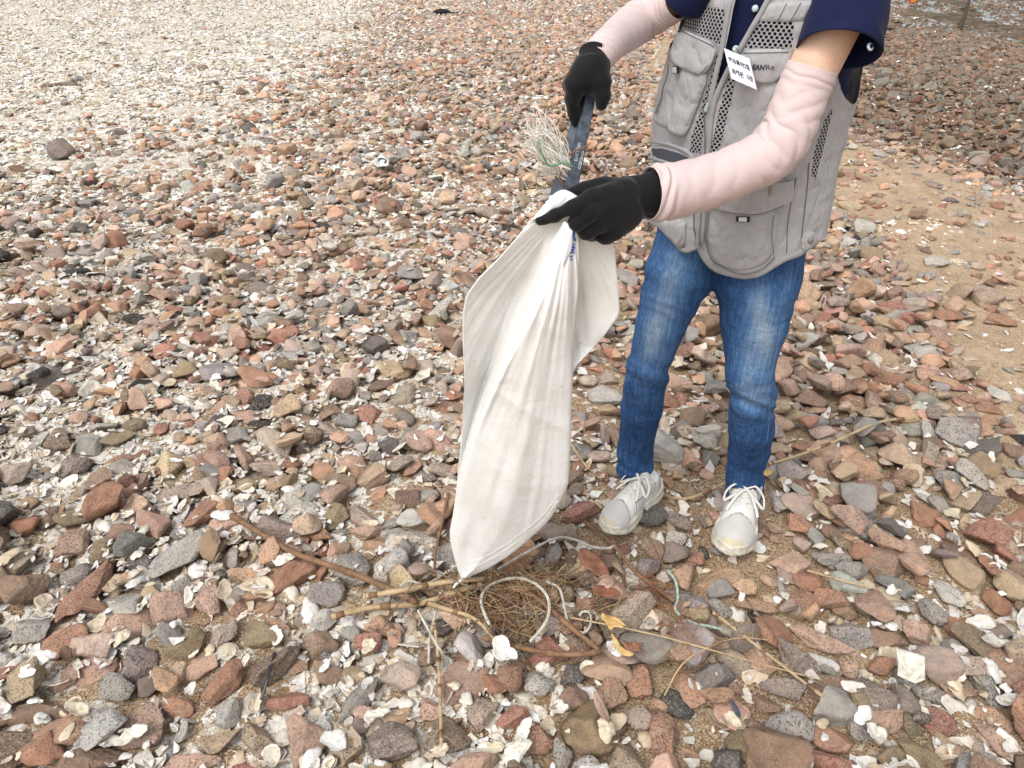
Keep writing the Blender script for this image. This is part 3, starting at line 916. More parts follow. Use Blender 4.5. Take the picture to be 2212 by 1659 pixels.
def denim_material():
    m = Mat('denim', rough=0.9, spec=0.15)
    f = m.n('ShaderNodeSeparateColor'); m.l(m.attr('wear'), f.inputs[0])
    p = m.pos()
    n1 = m.noise(m.mapped(p, (1, 1, 0.16)), 520, 3, 0.7)
    n2 = m.noise(m.mapped(p, (1, 1, 0.4)), 22, 4, 0.6)
    n3 = m.noise(m.mapped(p, (1, 1, 0.07)), 150, 3, 0.6)
    fac = m.math('ADD', m.math('ADD', f.outputs[0], m.math('MULTIPLY', m.math('SUBTRACT', n3, 0.5), 0.5)), m.math('ADD', m.math('MULTIPLY', m.math('SUBTRACT', n1, 0.5), 0.55), m.math('MULTIPLY', m.math('SUBTRACT', n2, 0.5), 0.30)))
    c = m.ramp(fac, [(0.0, lin(30, 50, 84)), (0.22, lin(48, 80, 124)), (0.42, lin(76, 110, 152)), (0.66, lin(120, 144, 170)), (1.0, lin(180, 188, 196))])
    m.color(c)
    m.bump(m.noise(m.mapped(p, (1, 1, 0.35)), 900, 2), 0.3, 0.001)
    m.bump(n2, 0.35, 0.006)
    m.bump(m.math('ABSOLUTE', m.math('SUBTRACT', m.noise(m.mapped(p, (0.8, 0.8, 1.7), (0.0, 0.5, 0)), 20, 2, 0.5), 0.5)), 0.35, 0.022)
    return m.m
M_DENIM = denim_material()

person = empty('person', tuple(gnd(np.array(1470.), np.array(1100.))))
tag(person, 'person in grey mesh vest, pink arm sleeves and jeans holding tongs and a sack', 'person')

# ------------------------------------------------------------------ the torso as a family of ellipses (her facing is turned to the left of the picture)
TH = math.radians(30)
NF = np.array([-math.sin(TH), -math.cos(TH), 0]); LF = np.array([math.cos(TH), -math.sin(TH), 0])
rows = [(600, 1440, 1738, 1.45), (540, 1424, 1746, 1.45), (480, 1418, 1752, 1.45), (400, 1419, 1765, 1.45), (340, 1421, 1777, 1.45), (270, 1426, 1795, 1.445), (200, 1440, 1815, 1.44),
        (130, 1453, 1828, 1.43), (60, 1470, 1840, 1.425), (0, 1484, 1848, 1.42), (-60, 1498, 1850, 1.42)]
tz, tc, ta = [], [], []
for py, l, r, Y in rows:
    p = at((l + r) / 2, py, Y)
    tz.append(p[2]); tc.append(p[:2]); ta.append((r - l) / 2 * ppm(p) / math.sqrt(math.cos(TH) ** 2 + 0.40 * math.sin(TH) ** 2))
tz += [tz[-1] + 0.03, tz[-1] + 0.055, tz[-1] + 0.075]; tc += [tc[-1]] * 3; ta += [ta[-1] * 0.90, ta[-1] * 0.66, ta[-1] * 0.36]
tz = np.array(tz); tc = np.array(tc); ta = np.array(ta)
ZTOP = tz[-1]
def tor(z):
    return np.interp(z, tz, tc[:, 0]), np.interp(z, tz, tc[:, 1]), np.interp(z, tz, ta), np.interp(z, tz, ta) * 0.635
def torso_g(P):
    cx, cy, a, b = tor(P[..., 2])
    dx, dy = P[..., 0] - cx, P[..., 1] - cy
    l = dx * LF[0] + dy * LF[1]; f = dx * NF[0] + dy * NF[1]
    return np.sqrt((l / a) ** 2 + (f / b) ** 2) - 1, np.arctan2(l / a, f / b)
def torso_pt(u, z, off=0.0):
    cx, cy, a, b = tor(z)
    a = a + off; b = b + off
    return np.stack([cx + a * np.sin(u) * LF[0] + b * np.cos(u) * NF[0], cy + a * np.sin(u) * LF[1] + b * np.cos(u) * NF[1], z + 0 * u], -1)
def torso_n(P):
    e = 2e-3
    g = [torso_g(P + np.eye(3)[k] * e)[0] - torso_g(P - np.eye(3)[k] * e)[0] for k in range(3)]
    n = np.stack(g, -1)
    return n / (np.linalg.norm(n, axis=-1)[..., None] + 1e-12)
def vest_disp(P):                        # soft standing folds of the cloth
    q = P * np.array([1, 1, 0.45])
    return 0.0075 * fbm(q, 11, 2, 60) + 0.0040 * (0.5 - np.abs(vnoise(P * np.array([1, 1, 0.7]) + np.c_[P[..., 2:3].reshape(-1, 1), 0 * P[..., 2:3].reshape(-1, 1), 0 * P[..., 2:3].reshape(-1, 1)].reshape(P.shape) * 0.6, 22, 61))) + 0.0015 * vnoise(P, 48, 62)
def vhit(px, py):                        # where a sight line meets the vest
    px = np.atleast_1d(np.asarray(px, float)); py = np.atleast_1d(np.asarray(py, float))
    r = ray(px, py); ts = np.linspace(0.85, 1.75, 260)
    P = CAMP + r[:, None, :] * ts[None, :, None]
    g = torso_g(P)[0]
    neg = g < 0
    hit = neg.any(1); k = np.where(hit, neg.argmax(1), g.argmin(1)); k = np.clip(k, 1, len(ts) - 1)
    q = np.arange(len(px)); g0, g1 = g[q, k - 1], g[q, k]
    f = np.where(hit, g0 / np.where(np.abs(g0 - g1) < 1e-9, 1, g0 - g1), 0.5)
    t = ts[k - 1] + np.clip(f, 0, 1) * (ts[1] - ts[0])
    return CAMP + r * t[:, None]
def on_vest(px, py, off):
    p = vhit(px, py); n = torso_n(p)
    return p + n * (vest_disp(p) + off)[:, None] if not np.isscalar(off) else p + n * (vest_disp(p) + off)[:, None]

def resample(poly, step, closed=True):
    P = np.asarray(poly, float)
    if closed: P = np.vstack([P, P[:1]])
    out = []
    for a, b in zip(P[:-1], P[1:]):
        n = max(1, int(np.linalg.norm(b - a) / step))
        out += [a + (b - a) * k / n for k in range(n)]
    if not closed: out.append(P[-1])
    return np.array(out)
def round_poly(poly, it=2):              # cut corners
    P = np.asarray(poly, float)
    for _ in range(it):
        Q = np.roll(P, -1, 0)
        P = np.stack([P * 0.78 + Q * 0.22, P * 0.22 + Q * 0.78], 1).reshape(-1, 2)
    return P

def patch(name, poly, base, puff, mat, parent, step=5.0, rnd=2, edge=14.0, extra=None):
    """a piece of cloth sewn on the vest: outline in picture units, laid on the vest surface, with a turned-down rim"""
    B = resample(round_poly(poly, rnd) if rnd else poly, step)
    lo, hi = B.min(0), B.max(0)
    g = np.stack(np.meshgrid(np.arange(lo[0], hi[0], step), np.arange(lo[1], hi[1], step)), -1).reshape(-1, 2)
    g = g[poly_sd(g, B) < -step * 0.55]
    allp = np.vstack([B, g]); nb = len(B)
    vs_, es_, fs_, *_ = delaunay_2d_cdt([Vector(p) for p in allp], [(i, (i + 1) % nb) for i in range(nb)], [], 1, 1e-4)
    V2 = np.array([v[:] for v in vs_])
    d = np.maximum(-poly_sd(V2, B), 0)
    off = base + puff * (1 - (1 - np.clip(d / edge, 0, 1)) ** 2)
    if extra is not None: off = off + extra(V2)
    V = on_vest(V2[:, 0], V2[:, 1], off)
    F = [tuple(f) for f in fs_]
    # rim
    cnt = {}
    for f in F:
        for i in range(len(f)):
            e = (f[i], f[(i + 1) % len(f)]); cnt[e] = 1
    be = [e for e in cnt if (e[1], e[0]) not in cnt]
    bi = sorted({i for e in be for i in e}); mp = {v: len(V) + k for k, v in enumerate(bi)}
    lowr = max(base - 0.0045, -0.002)
    W = on_vest(V2[bi][:, 0], V2[bi][:, 1], np.full(len(bi), lowr)); nW = len(V)
    V = np.vstack([V, W, V[bi]]); mq = {v: nW + len(bi) + k for k, v in enumerate(bi)}
    F += [(mq[e[1]], mq[e[0]], mp[e[0]], mp[e[1]]) for e in be]
    # make every face look outwards
    c = V[[f[0] for f in F]]; nrm = np.cross(V[[f[1] for f in F]] - c, V[[f[2] for f in F]] - c)
    s = (nrm[:len(fs_)] @ (-FWD)).sum()
    if s < 0: F = [f[::-1] for f in F]
    return part(name, V, F, mat, parent)

def strip(name, line, width, off, mat, parent, n=40, smooth=True, thick=0.0015):
    L = smooth_curve(line, n) if smooth else resample(line, 6, False)
    T = np.gradient(L, axis=0); T /= np.linalg.norm(T, axis=1)[:, None] + 1e-9
    N2 = np.c_[-T[:, 1], T[:, 0]]
    w = width if not np.isscalar(width) else np.full(len(L), width)
    ks = [-0.5, -0.4, 0.4, 0.5]; of = [off - thick * 1.5, off, off, off - thick * 1.5]
    V = np.stack([on_vest((L + N2 * (w * k)[:, None])[:, 0], (L + N2 * (w * k)[:, None])[:, 1], np.full(len(L), o)) for k, o in zip(ks, of)], 1).reshape(-1, 3)
    F = []
    for i in range(len(L) - 1):
        for j in range(3):
            a = i * 4 + j
            F.append((a, a + 1, a + 5, a + 4))
    return part(name, V, F, mat, parent)

# ------------------------------------------------------------------ arms, legs and body
J = {k: at(*v) for k, v in dict(
    lsh=(1862, -70, 1.315), lel=(1668, 332, 1.245), lwr=(1395, 417, 1.185),
    rsh=(1535, -80, 1.41), rel=(1378, 46, 1.50), rwr=(1284, 128, 1.27)).items()}
LEG_R = [((1500, 505), 78, 1.49), ((1467, 596), 72, 1.475), ((1428, 700), 53, 1.465), ((1401, 790), 45, 1.47), ((1386.5, 881), 43.5, 1.50), ((1372.5, 967), 37, 1.53), ((1370, 1025), 35, 1.545)]
LEG_L = [((1655, 510), 86, 1.45), ((1635, 600), 88, 1.44), ((1628.5, 700), 70, 1.42), ((1620.5, 791), 50, 1.40), ((1624.5, 858), 47.5, 1.41), ((1623, 926), 47, 1.44), ((1618, 972), 43, 1.46), ((1610, 1017), 39, 1.48), ((1606, 1068), 39, 1.49)]
def stations(L): 
    P = np.array([at(c[0], c[1], Y) for c, h, Y in L]); R = np.array([h * ppm(p) for p, (c, h, Y) in zip(P, L)])
    return P, R
PR, RR = stations(LEG_R); PL, RL = stations(LEG_L)

def body_sdf(P):
    d = chain(P, PR, RR - 0.014, 0.006)
    d = smin(d, chain(P, PL, RL - 0.014, 0.006), 0.02)
    cx, cy, a, b = tor(np.array([1.0, 1.25]))
    low, up = np.array([cx[0], cy[0] + 0.01, 0.90]), np.array([cx[1], cy[1] + 0.01, 1.24])
    d = smin(d, chain(P, [low, (low + up) / 2, up], [0.062, 0.065, 0.072], 0.03), 0.02)
    nk = np.array([cx[1], cy[1], 1.38])
    d = smin(d, chain(P, [J['lsh'] * 0.94 + 0.06 * nk, nk, J['rsh'] * 0.94 + 0.06 * nk], [0.045, 0.05, 0.040], 0.02), 0.03)
    d = smin(d, chain(P, [J['lsh'], J['lsh'] * 0.3 + J['lel'] * 0.7, J['lel'], J['lwr']], [0.045, 0.040, 0.032, 0.023], 0.01), 0.01)
    d = smin(d, chain(P, [J['rsh'], J['rel'], J['rwr']], [0.042, 0.030, 0.020], 0.01), 0.01)
    hd = nk + np.array([0, 0, 0.20]) + NF * 0.035
    d = smin(d, capsule(P, nk - [0, 0, 0.03], hd - [0, 0, 0.06], 0.052, 0.05), 0.02)
    d = smin(d, ellip(P, hd, (0.075, 0.09, 0.112)), 0.02)
    d = smin(d, ellip(P, hd + NF * 0.05 - [0, 0, 0.065], (0.046, 0.045, 0.045)), 0.03)          # jaw
    d = smin(d, capsule(P, hd + NF * 0.088 + [0, 0, 0.01], hd + NF * 0.103 - [0, 0, 0.025], 0.009, 0.013), 0.012)   # nose
    d = smin(d, capsule(P, hd + NF * 0.083 + LF * 0.02 - [0, 0, 0.058], hd + NF * 0.083 - LF * 0.02 - [0, 0, 0.058], 0.007, 0.007), 0.008)   # mouth
    for s in (-1, 1):
        d = smin(d, ellip(P, hd + LF * s * 0.078, (0.014, 0.02, 0.03)), 0.008)
    return d
NK = np.array([tor(1.25)[0], tor(1.25)[1], 1.38]); HD = NK + np.array([0, 0, 0.20]) + NF * 0.035
V, F = surfnet(body_sdf, (0.05, 1.15, 0.02), (0.80, 1.75, 1.74), 0.009)
body = part('body', V, F, M_SKIN.m, person)
def hair_sdf(P):
    d = ellip(P, HD - NF * 0.014 + [0, 0, 0.012], (0.088, 0.100, 0.118))
    d = smin(d, capsule(P, HD - NF * 0.06, HD - NF * 0.075 - [0, 0, 0.15], 0.05, 0.03), 0.03)
    face = (P - HD) @ NF - 0.030 - 0.25 * np.maximum((P - HD)[:, 2] - 0.03, 0)
    return np.maximum(d, face)
V, F = surfnet(hair_sdf, HD - 0.24, HD + 0.2, 0.009)
hair = part('hair', V, F, M_HAIR.m, body)
for s in (-1, 1):
    bmv, bmf = ico(2)
    part('eye', bmv * 0.011 + HD + NF * 0.076 + LF * 0.031 * s + np.array([0, 0, 0.008]), [tuple(f) for f in bmf], M_BLACKPLAIN.m, body)

# ------------------------------------------------------------------ jeans
def jeans_sdf(P):
    d1 = chain(P, PR, RR, 0.008); d2 = chain(P, PL, RL, 0.008)
    d = smin(d1, d2, 0.006)
    cx, cy, a, b = tor(np.array([0.9]))
    d = smin(d, capsule(P, PR[0] + [0.01, 0, 0.06], PL[0] + [-0.02, 0, 0.06], 0.090, 0.095), 0.03)
    z = P[:, 2]
    amp = 0.0008 + 0.0075 * np.exp(-((z - 0.46) / 0.07) ** 2) + 0.0085 * np.exp(-((z - 0.12) / 0.06) ** 2) + 0.0060 * np.exp(-((z - 0.72) / 0.06) ** 2)
    q = P * np.array([9, 9, 38]) + np.c_[P[:, 2] * 6, 0 * z, (P[:, 0] + P[:, 1]) * 16]
    d = d + amp * (np.abs(vnoise(q, 1.0, 70)) * 2 - 0.8) * 0.9 + 0.0012 * vnoise(P, 18, 71)
    # hems
    for S_, R_ in ((PR, RR), (PL, RL)):
        ax = S_[-1] - S_[-2]; L_ = np.linalg.norm(ax); ax = ax / L_
        nearleg = np.linalg.norm(P - S_[-1], axis=1) < 0.12
        cut = (P - S_[-1]) @ ax + 0.006
        d = np.where(nearleg, np.maximum(d, cut), d)
        d = np.where(nearleg & (cut > -0.020), d - 0.0016, d)
    return np.maximum(d, z - 0.93)
V, F = surfnet(jeans_sdf, (0.20, 1.24, 0.02), (0.74, 1.66, 0.95), 0.0058)
jeans = part('jeans', V, F, M_DENIM, person)
jx, jy, _ = project(V)
def blob(x, y, cx, cy, rx, ry, rot=0):
    c, s = math.cos(rot), math.sin(rot); dx, dy = x - cx, y - cy
    return np.exp(-(((dx * c + dy * s) / rx) ** 2 + ((-dx * s + dy * c) / ry) ** 2))
front = ((V - np.where((jx < 1545)[:, None], 0, 0)) @ np.array([0, -1, 0]))
wear = 0.26 + 0.32 * blob(jx, jy, 1446, 610, 34, 120, 0.22) + 0.30 * blob(jx, jy, 1412, 735, 30, 70, 0.25) + 0.10 * blob(jx, jy, 1380, 870, 20, 80, 0.1)
wear += 0.42 * blob(jx, jy, 1643, 690, 26, 85, -0.05) + 0.26 * blob(jx, jy, 1610, 800, 26, 90, 0.05) + 0.20 * blob(jx, jy, 1640, 865, 36, 30, 0) + 0.16 * blob(jx, jy, 1660, 770, 24, 90, 0.1)
wear -= 0.16 * blob(jx, jy, 1385, 930, 50, 70) + 0.16 * blob(jx, jy, 1615, 985, 50, 60) + 0.08 * blob(jx, jy, 1560, 640, 30, 120)
wear += 0.12 * blob(jx, jy, 1700, 640, 14, 100, 0.15)
jw = jeans.data.color_attributes.new('wear', 'FLOAT_COLOR', 'POINT')
jw.data.foreach_set('color', np.c_[wear, wear, wear, np.ones(len(wear))].astype(np.float32).ravel())
M_DSEAM = fabric('denim_seam_thread', (104, 128, 160), 0.9, 900, 0.3)
def jeans_seam(pts, w=0.0011):            # a row of thread along the cloth, found on the front of the jeans
    L = smooth_curve(pts, 60); r = ray(L[:, 0], L[:, 1]); ts = np.linspace(1.2, 2.3, 380)
    P = CAMP + r[:, None, :] * ts[None, :, None]
    d = np.minimum(chain(P.reshape(-1, 3), PR, RR, 0.008), chain(P.reshape(-1, 3), PL, RL, 0.008)).reshape(P.shape[:2])
    k = (d < 0.0015).argmax(1); ok = (d < 0.0015).any(1)
    C = CAMP + r * ts[k][:, None]
    C = C[ok]
    if len(C) < 4: return
    V, F = tube(C, w, 5)
    part('seam', V, F, M_DSEAM.m, jeans)
jeans_seam([(1712, 575), (1698, 650), (1680, 740), (1663, 830), (1662, 900), (1656, 960)])
jeans_seam([(1342, 991), (1365, 1004), (1396, 1014)], 0.0013)
jeans_seam([(1572, 1040), (1600, 1052), (1641, 1048)], 0.0013)

# ------------------------------------------------------------------ shirt
us = np.linspace(-math.pi, math.pi, 120, endpoint=False); zz = np.linspace(0.96, ZTOP, 60)
U, Z = np.meshgrid(us, zz, indexing='ij')
SV = torso_pt(U, Z, -0.013)
SV = SV + (0.004 * vnoise(SV * np.array([1, 1, 0.4]), 16, 80))[..., None] * (SV - np.stack([*[q for q in tor(Z)[:2]], Z], -1)) * 8
ii = np.arange(120 * 60).reshape(120, 60); jj = np.roll(ii, -1, 0)
shirt = part('shirt', SV.reshape(-1, 3), np.stack([ii[:, :-1], jj[:, :-1], jj[:, 1:], ii[:, 1:]], -1).reshape(-1, 4), M_NAVY.m, person)
def wrinkle(seed, amp, fs=10, ft=1.2, tw=0.9):
    def fn(S_, T_):
        P = np.stack([S_ * fs + tw * np.cos(T_ + seed), np.cos(T_) * ft + seed, np.sin(T_) * ft], -1)
        return 1 + amp * (1 - 2.2 * np.abs(vnoise(P, 1.0, seed)))
    return fn
def loft(name, st, mat, parent, n=50, seg=40, fn=None, wall=0.0015, caps=False, up=None, flat=1.0):
    """sleeve of cloth with an inside wall; stations ((px,py), half width in the picture, Y)"""
    P = np.array([at(c[0], c[1], Y) for c, h, Y in st]); R = np.array([h * ppm(p) for p, (c, h, Y) in zip(P, st)])
    C = smooth_curve(P, n); r = np.interp(np.linspace(0, 1, n), np.linspace(0, 1, len(R)), R)
    r = smooth_curve(np.c_[R, R, R], n)[:, 0]
    V, F = tube(C, r, seg, caps, up, r * flat, 0, fn)
    W, G = tube(C, r - wall, seg, caps, up, r * flat - wall, 0, fn)
    mb = MB().add(V, F).add(W, [g[::-1] for g in G])
    a, b = 0, n * seg
    rim = [(j, b + j, b + (j + 1) % seg, (j + 1) % seg) for j in range(seg)]
    e = (n - 1) * seg
    rim += [(e + (j + 1) % seg, b + e + (j + 1) % seg, b + e + j, e + j) for j in range(seg)]
    if not caps: mb.F += rim
    V, F = mb.get()
    o = part(name, V, F, mat, parent)
    al = np.r_[0, np.cumsum(np.linalg.norm(np.diff(C, axis=0), axis=1))]
    th = np.abs(np.linspace(-1, 1, seg, endpoint=False)) * np.pi * r.mean()
    U_ = np.c_[np.repeat(al, seg), np.tile(th, n)]; U_ = np.vstack([U_, U_])
    li = np.zeros(len(o.data.loops), np.int32); o.data.loops.foreach_get('vertex_index', li)
    o.data.uv_layers.new(name='UVMap').data.foreach_set('uv', U_[li].astype(np.float32).ravel())
    return o
# short sleeves (wide at the hem)
sl = loft('sleeve', [((1850, -95), 64, 1.31), ((1842, -40), 74, 1.30), ((1832, 20), 80, 1.285), ((1820, 75), 84, 1.268), ((1812, 108), 86, 1.255)], M_NAVY.m, shirt, 30, 48, wrinkle(5, 0.035, 3, 1.6), 0.002)
sr = loft('sleeve', [((1540, -95), 52, 1.41), ((1512, -50), 56, 1.415), ((1486, -12), 54, 1.42), ((1478, 0), 52, 1.425)], M_NAVY.m, shirt, 20, 32, wrinkle(6, 0.03, 3, 1.6), 0.002)
def disc(name, c, n, r, th, mat, parent, seg=20, hole=0.0):
    n = np.asarray(n, float) / np.linalg.norm(n)
    C = np.array([c - n * th / 2, c + n * th / 2])
    V, F = tube(np.array([C[0], C[0] * 0.3 + C[1] * 0.7, C[1]]), [r, r, r * 0.9], seg)
    return part(name, V, F, mat, parent)
M_BUTTON = Mat('pearl_button', lin(190, 212, 216), 0.3, 0.5)
bp = at(1880, 101, 1.215); disc('button', bp, -FWD + np.array([0.5, 0, 0]), 0.0062, 0.003, M_BUTTON.m, shirt); disc('button', bp - FWD * 0.002 + np.array([0.0008, 0, 0]), -FWD + np.array([0.5, 0, 0]), 0.0032, 0.002, M_NAVY.m, shirt)
for bx, by in ((1585, 107), (1628, 20)):
    bp = vhit(bx, by)[0]; nb_ = torso_n(bp[None])[0]
    disc('button', bp - nb_ * 0.009, nb_, 0.0055, 0.003, M_BUTTON.m, shirt)

# ------------------------------------------------------------------ arm sleeves
def sleeve_fn(seed, spots, amp=0.05):
    def fn(S_, T_):
        k = 1 + 0.012 * vnoise(np.stack([S_ * 6, np.cos(T_) * 1.2, np.sin(T_) * 1.2], -1), 1.0, seed)
        for c, w, a, f, sk in spots:
            ph = vnoise(np.stack([np.cos(T_) * 1.4, np.sin(T_) * 1.4, 0 * T_ + c * 9], -1), 1.0, seed + 3)
            wob = (S_ - c) * f + sk * np.cos(T_ + seed) + 1.7 * ph
            k = k + a * np.exp(-((S_ - c) / w) ** 2) * (np.abs(np.sin(wob)) ** 0.8 - 0.6)
        return k
    return fn
arm_l = loft('arm_sleeve', [((1756, 146), 55, 1.272), ((1738, 188), 56, 1.268), ((1716, 245), 56, 1.258), ((1697, 290), 57, 1.25), ((1660, 335), 58, 1.243), ((1610, 361), 56, 1.235),
     ((1548, 387), 56, 1.222), ((1480, 407), 59, 1.205), ((1432, 416), 61, 1.195), ((1402, 418), 56, 1.187)], M_PINK.m, person, 150, 80,
     sleeve_fn(3, [(0.34, 0.10, 0.11, 34, 2.4), (0.50, 0.06, 0.05, 40, -2.0), (0.93, 0.06, 0.17, 36, 2.4), (0.07, 0.05, 0.05, 60, 0.8), (0.70, 0.12, 0.05, 36, 2.6), (0.2, 0.08, 0.05, 40, -2.2)]))
tag(arm_l, 'pale pink arm sleeve bunched above the glove that grips the sack')
arm_r = loft('arm_sleeve', [((1464, 2), 37, 1.43), ((1430, 20), 41, 1.46), ((1382, 46), 43, 1.475), ((1338, 78), 40, 1.39), ((1308, 104), 36, 1.31), ((1284, 134), 34, 1.268)], M_PINK.m, person, 120, 64,
     sleeve_fn(9, [(0.42, 0.16, 0.13, 46, 1.8), (0.85, 0.12, 0.13, 50, 1.5), (0.1, 0.08, 0.05, 60, 0.8)]))
tag(arm_r, 'pale pink arm sleeve above the glove that holds the tongs')

# ------------------------------------------------------------------ gloves
def hand_pts(L): return [at(*p) for p in L]
GL = dict(wr=(1368, 428, 1.178), i=[(1350, 412, 1.165), (1278, 428, 1.128), (1240, 447, 1.112), (1200, 465, 1.112), (1166, 477, 1.118)],
          m=[(1350, 430, 1.16), (1275, 456, 1.118), (1246, 480, 1.112), (1252, 492, 1.135), (1275, 490, 1.15)],
          r=[(1352, 448, 1.163), (1292, 482, 1.125), (1268, 500, 1.120), (1278, 506, 1.142), (1298, 500, 1.155)],
          p=[(1355, 462, 1.168), (1325, 496, 1.138), (1306, 512, 1.134), (1314, 514, 1.152), (1328, 506, 1.162)],
          t=[(1352, 408, 1.178), (1300, 404, 1.168), (1262, 410, 1.160), (1232, 420, 1.150)])
def gl_sdf(P):
    d = chain(P, hand_pts(GL['i']), [0.020, 0.0155, 0.0125, 0.0105, 0.0088], 0.006)
    d = smin(d, chain(P, hand_pts(GL['m']), [0.022, 0.0175, 0.0145, 0.0120, 0.010], 0.005), 0.0045)
    d = smin(d, chain(P, hand_pts(GL['r']), [0.022, 0.0170, 0.0140, 0.0115, 0.010], 0.006), 0.006)
    d = smin(d, chain(P, hand_pts(GL['p']), [0.022, 0.0155, 0.0120, 0.0105, 0.009], 0.006), 0.007)
    d = smin(d, chain(P, hand_pts(GL['t']), [0.019, 0.0165, 0.0135, 0.0110], 0.006), 0.007)
    w = at(*GL['wr']); pc = at(1318, 448, 1.150)
    d = smin(d, capsule(P, w, pc, 0.030, 0.026), 0.022)
    d = smin(d, capsule(P, at(1345, 472, 1.165), at(1318, 488, 1.150), 0.024, 0.020), 0.02)
    return d + 0.0009 * vnoise(P, 70, 90) + 0.0016 * np.abs(vnoise(P * np.array([1.0, 1, 2.2]), 34, 91))
c0 = at(1285, 455, 1.14)
V, F = surfnet(gl_sdf, c0 - [0.13, 0.07, 0.09], c0 + [0.10, 0.07, 0.08], 0.0026)
glove_l = tag(part('glove', V, F, M_BLACK.m, person), 'black work glove pinching the top of the sack')
def cuff(a, b, r, parent, n=26):
    def fn(S_, T_): return 1 + 0.022 * np.cos(T_ * 46) + 0.025 * np.sin(S_ * 9)
    C = smooth_curve([a, (a + b) / 2, b], n)
    V, F = tube(C, np.linspace(r[0], r[1], n), 138, False, None, np.linspace(r[0], r[1], n) * 0.94, 0, fn)
    o = part('cuff', V, F, M_BLACK.m, parent)
    T = (b - a) / np.linalg.norm(b - a)
    V, F = tube(np.array([a - T * 0.003, a, a + T * 0.003]), [r[0] * 1.03, r[0] * 1.06, r[0] * 1.02], 60, False, None, None)
    part('cuff_seam', V, F, M_CUFFSEAM.m, parent)
    return o
M_CUFFSEAM = fabric('charcoal_thread', (44, 46, 54), 0.8)
cuff(at(1358, 428, 1.175), at(1428, 413, 1.196), (0.0335, 0.036), glove_l)

GR = dict(wr=(1281, 133, 1.268), palm=[(1279, 140, 1.265), (1268, 168, 1.258)],
          t=[(1290, 150, 1.258), (1301, 178, 1.242), (1302, 205, 1.238), (1299, 226, 1.238)],
          i=[(1262, 158, 1.252), (1239, 183, 1.240), (1236, 215, 1.245), (1240, 245, 1.255), (1244, 264, 1.262)],
          m=[(1258, 160, 1.262), (1236, 186, 1.258), (1237, 212, 1.272), (1256, 226, 1.288), (1272, 222, 1.292)],
          r=[(1262, 158, 1.272), (1243, 180, 1.278), (1246, 204, 1.292), (1266, 214, 1.300), (1282, 210, 1.300)],
          p=[(1270, 155, 1.282), (1256, 174, 1.292), (1260, 194, 1.304), (1276, 202, 1.308), (1288, 198, 1.306)])
def gr_sdf(P):
    d = chain(P, hand_pts(GR['i']), [0.019, 0.0150, 0.0120, 0.0105, 0.0090], 0.006)
    d = smin(d, chain(P, hand_pts(GR['m']), [0.019, 0.0155, 0.0130, 0.0110, 0.010], 0.006), 0.006)
    d = smin(d, chain(P, hand_pts(GR['r']), [0.019, 0.0150, 0.0125, 0.0105, 0.009], 0.006), 0.006)
    d = smin(d, chain(P, hand_pts(GR['p']), [0.018, 0.0135, 0.0110, 0.0100, 0.009], 0.006), 0.006)
    d = smin(d, chain(P, hand_pts(GR['t']), [0.0185, 0.0150, 0.0130, 0.0105], 0.006), 0.008)
    d = smin(d, capsule(P, at(*GR['palm'][0]), at(*GR['palm'][1]), 0.026, 0.024), 0.02)
    return d + 0.0009 * vnoise(P, 70, 92) + 0.0016 * np.abs(vnoise(P * np.array([1.0, 1, 2.2]), 34, 93))
c0 = at(1268, 195, 1.265)
V, F = surfnet(gr_sdf, c0 - [0.07, 0.08, 0.11], c0 + [0.07, 0.09, 0.10], 0.0026)
glove_r = tag(part('glove', V, F, M_BLACK.m, person), 'black work glove closed round the top of the tongs')
cuff(at(1280, 141, 1.265), at(1284, 114, 1.283), (0.0265, 0.0262), glove_r)

# ------------------------------------------------------------------ vest
hem_l = [(1405, 478), (1424, 492), (1450, 520), (1478, 541), (1500, 537), (1516, 534)]
hem_r = [(1506, 520), (1513, 545), (1526, 566), (1556, 587), (1600, 598), (1640, 590), (1675, 570), (1700, 556), (1726, 546), (1748, 528), (1760, 515)]
def uz(px, py):
    p = vhit(px, py); return torso_g(p)[1], p[:, 2]
ul, zl = uz(*np.array(resample(hem_l, 6, False)).T); ur, zr = uz(*np.array(resample(hem_r, 6, False)).T)
zback = float(np.mean(zr[-3:]))
V_CUT = [(1610, -160), (1590, -20), (1587, 0), (1566, 105), (1541, 218), (1598, 102), (1656, 0), (1668, -20), (1730, -160)]
NETS = [('chest', [(1500, 2), (1576, 24), (1557, 97), (1474, 58), (1486, 20)]), ('chest', [(1635, 42), (1700, 45), (1715, 38), (1711, 103), (1609, 105)]),
        ('strip', [(1556, 95), (1571, 100), (1548, 200), (1524, 332), (1490, 330), (1494, 292), (1508, 255)]), ('strip', [(1604, 112), (1596, 150), (1552, 334), (1532, 334), (1556, 230), (1580, 140)]),
        ('side', [(1800, 232), (1776, 330), (1762, 388), (1752, 380), (1758, 330), (1782, 255)])]
def vest_shell(u0, u1, hu, hz, off, nu=260, nz=190):
    us = np.linspace(u0, u1, nu)
    o = np.argsort(hu); zb = np.interp(us, hu[o], hz[o], left=hz[o][0] if u0 > -1 else zback, right=zback if u1 > 1 else hz[o][-1])
    if u1 > 1: zb = np.where(us > hu.max(), zback, zb)
    else: zb = np.where(us < hu.min(), zback + (hz[o][0] - zback) * sstep(hu.min() - 0.5, hu.min(), us), zb)
    W = np.linspace(0, 1, nz)
    Z = zb[:, None] * (1 - W) + ZTOP * W; U = us[:, None] + 0 * Z
    P = torso_pt(U, Z, 0.0); n = torso_n(P)
    P = P + n * (vest_disp(P) + off)[..., None]
    return U, Z, P, n
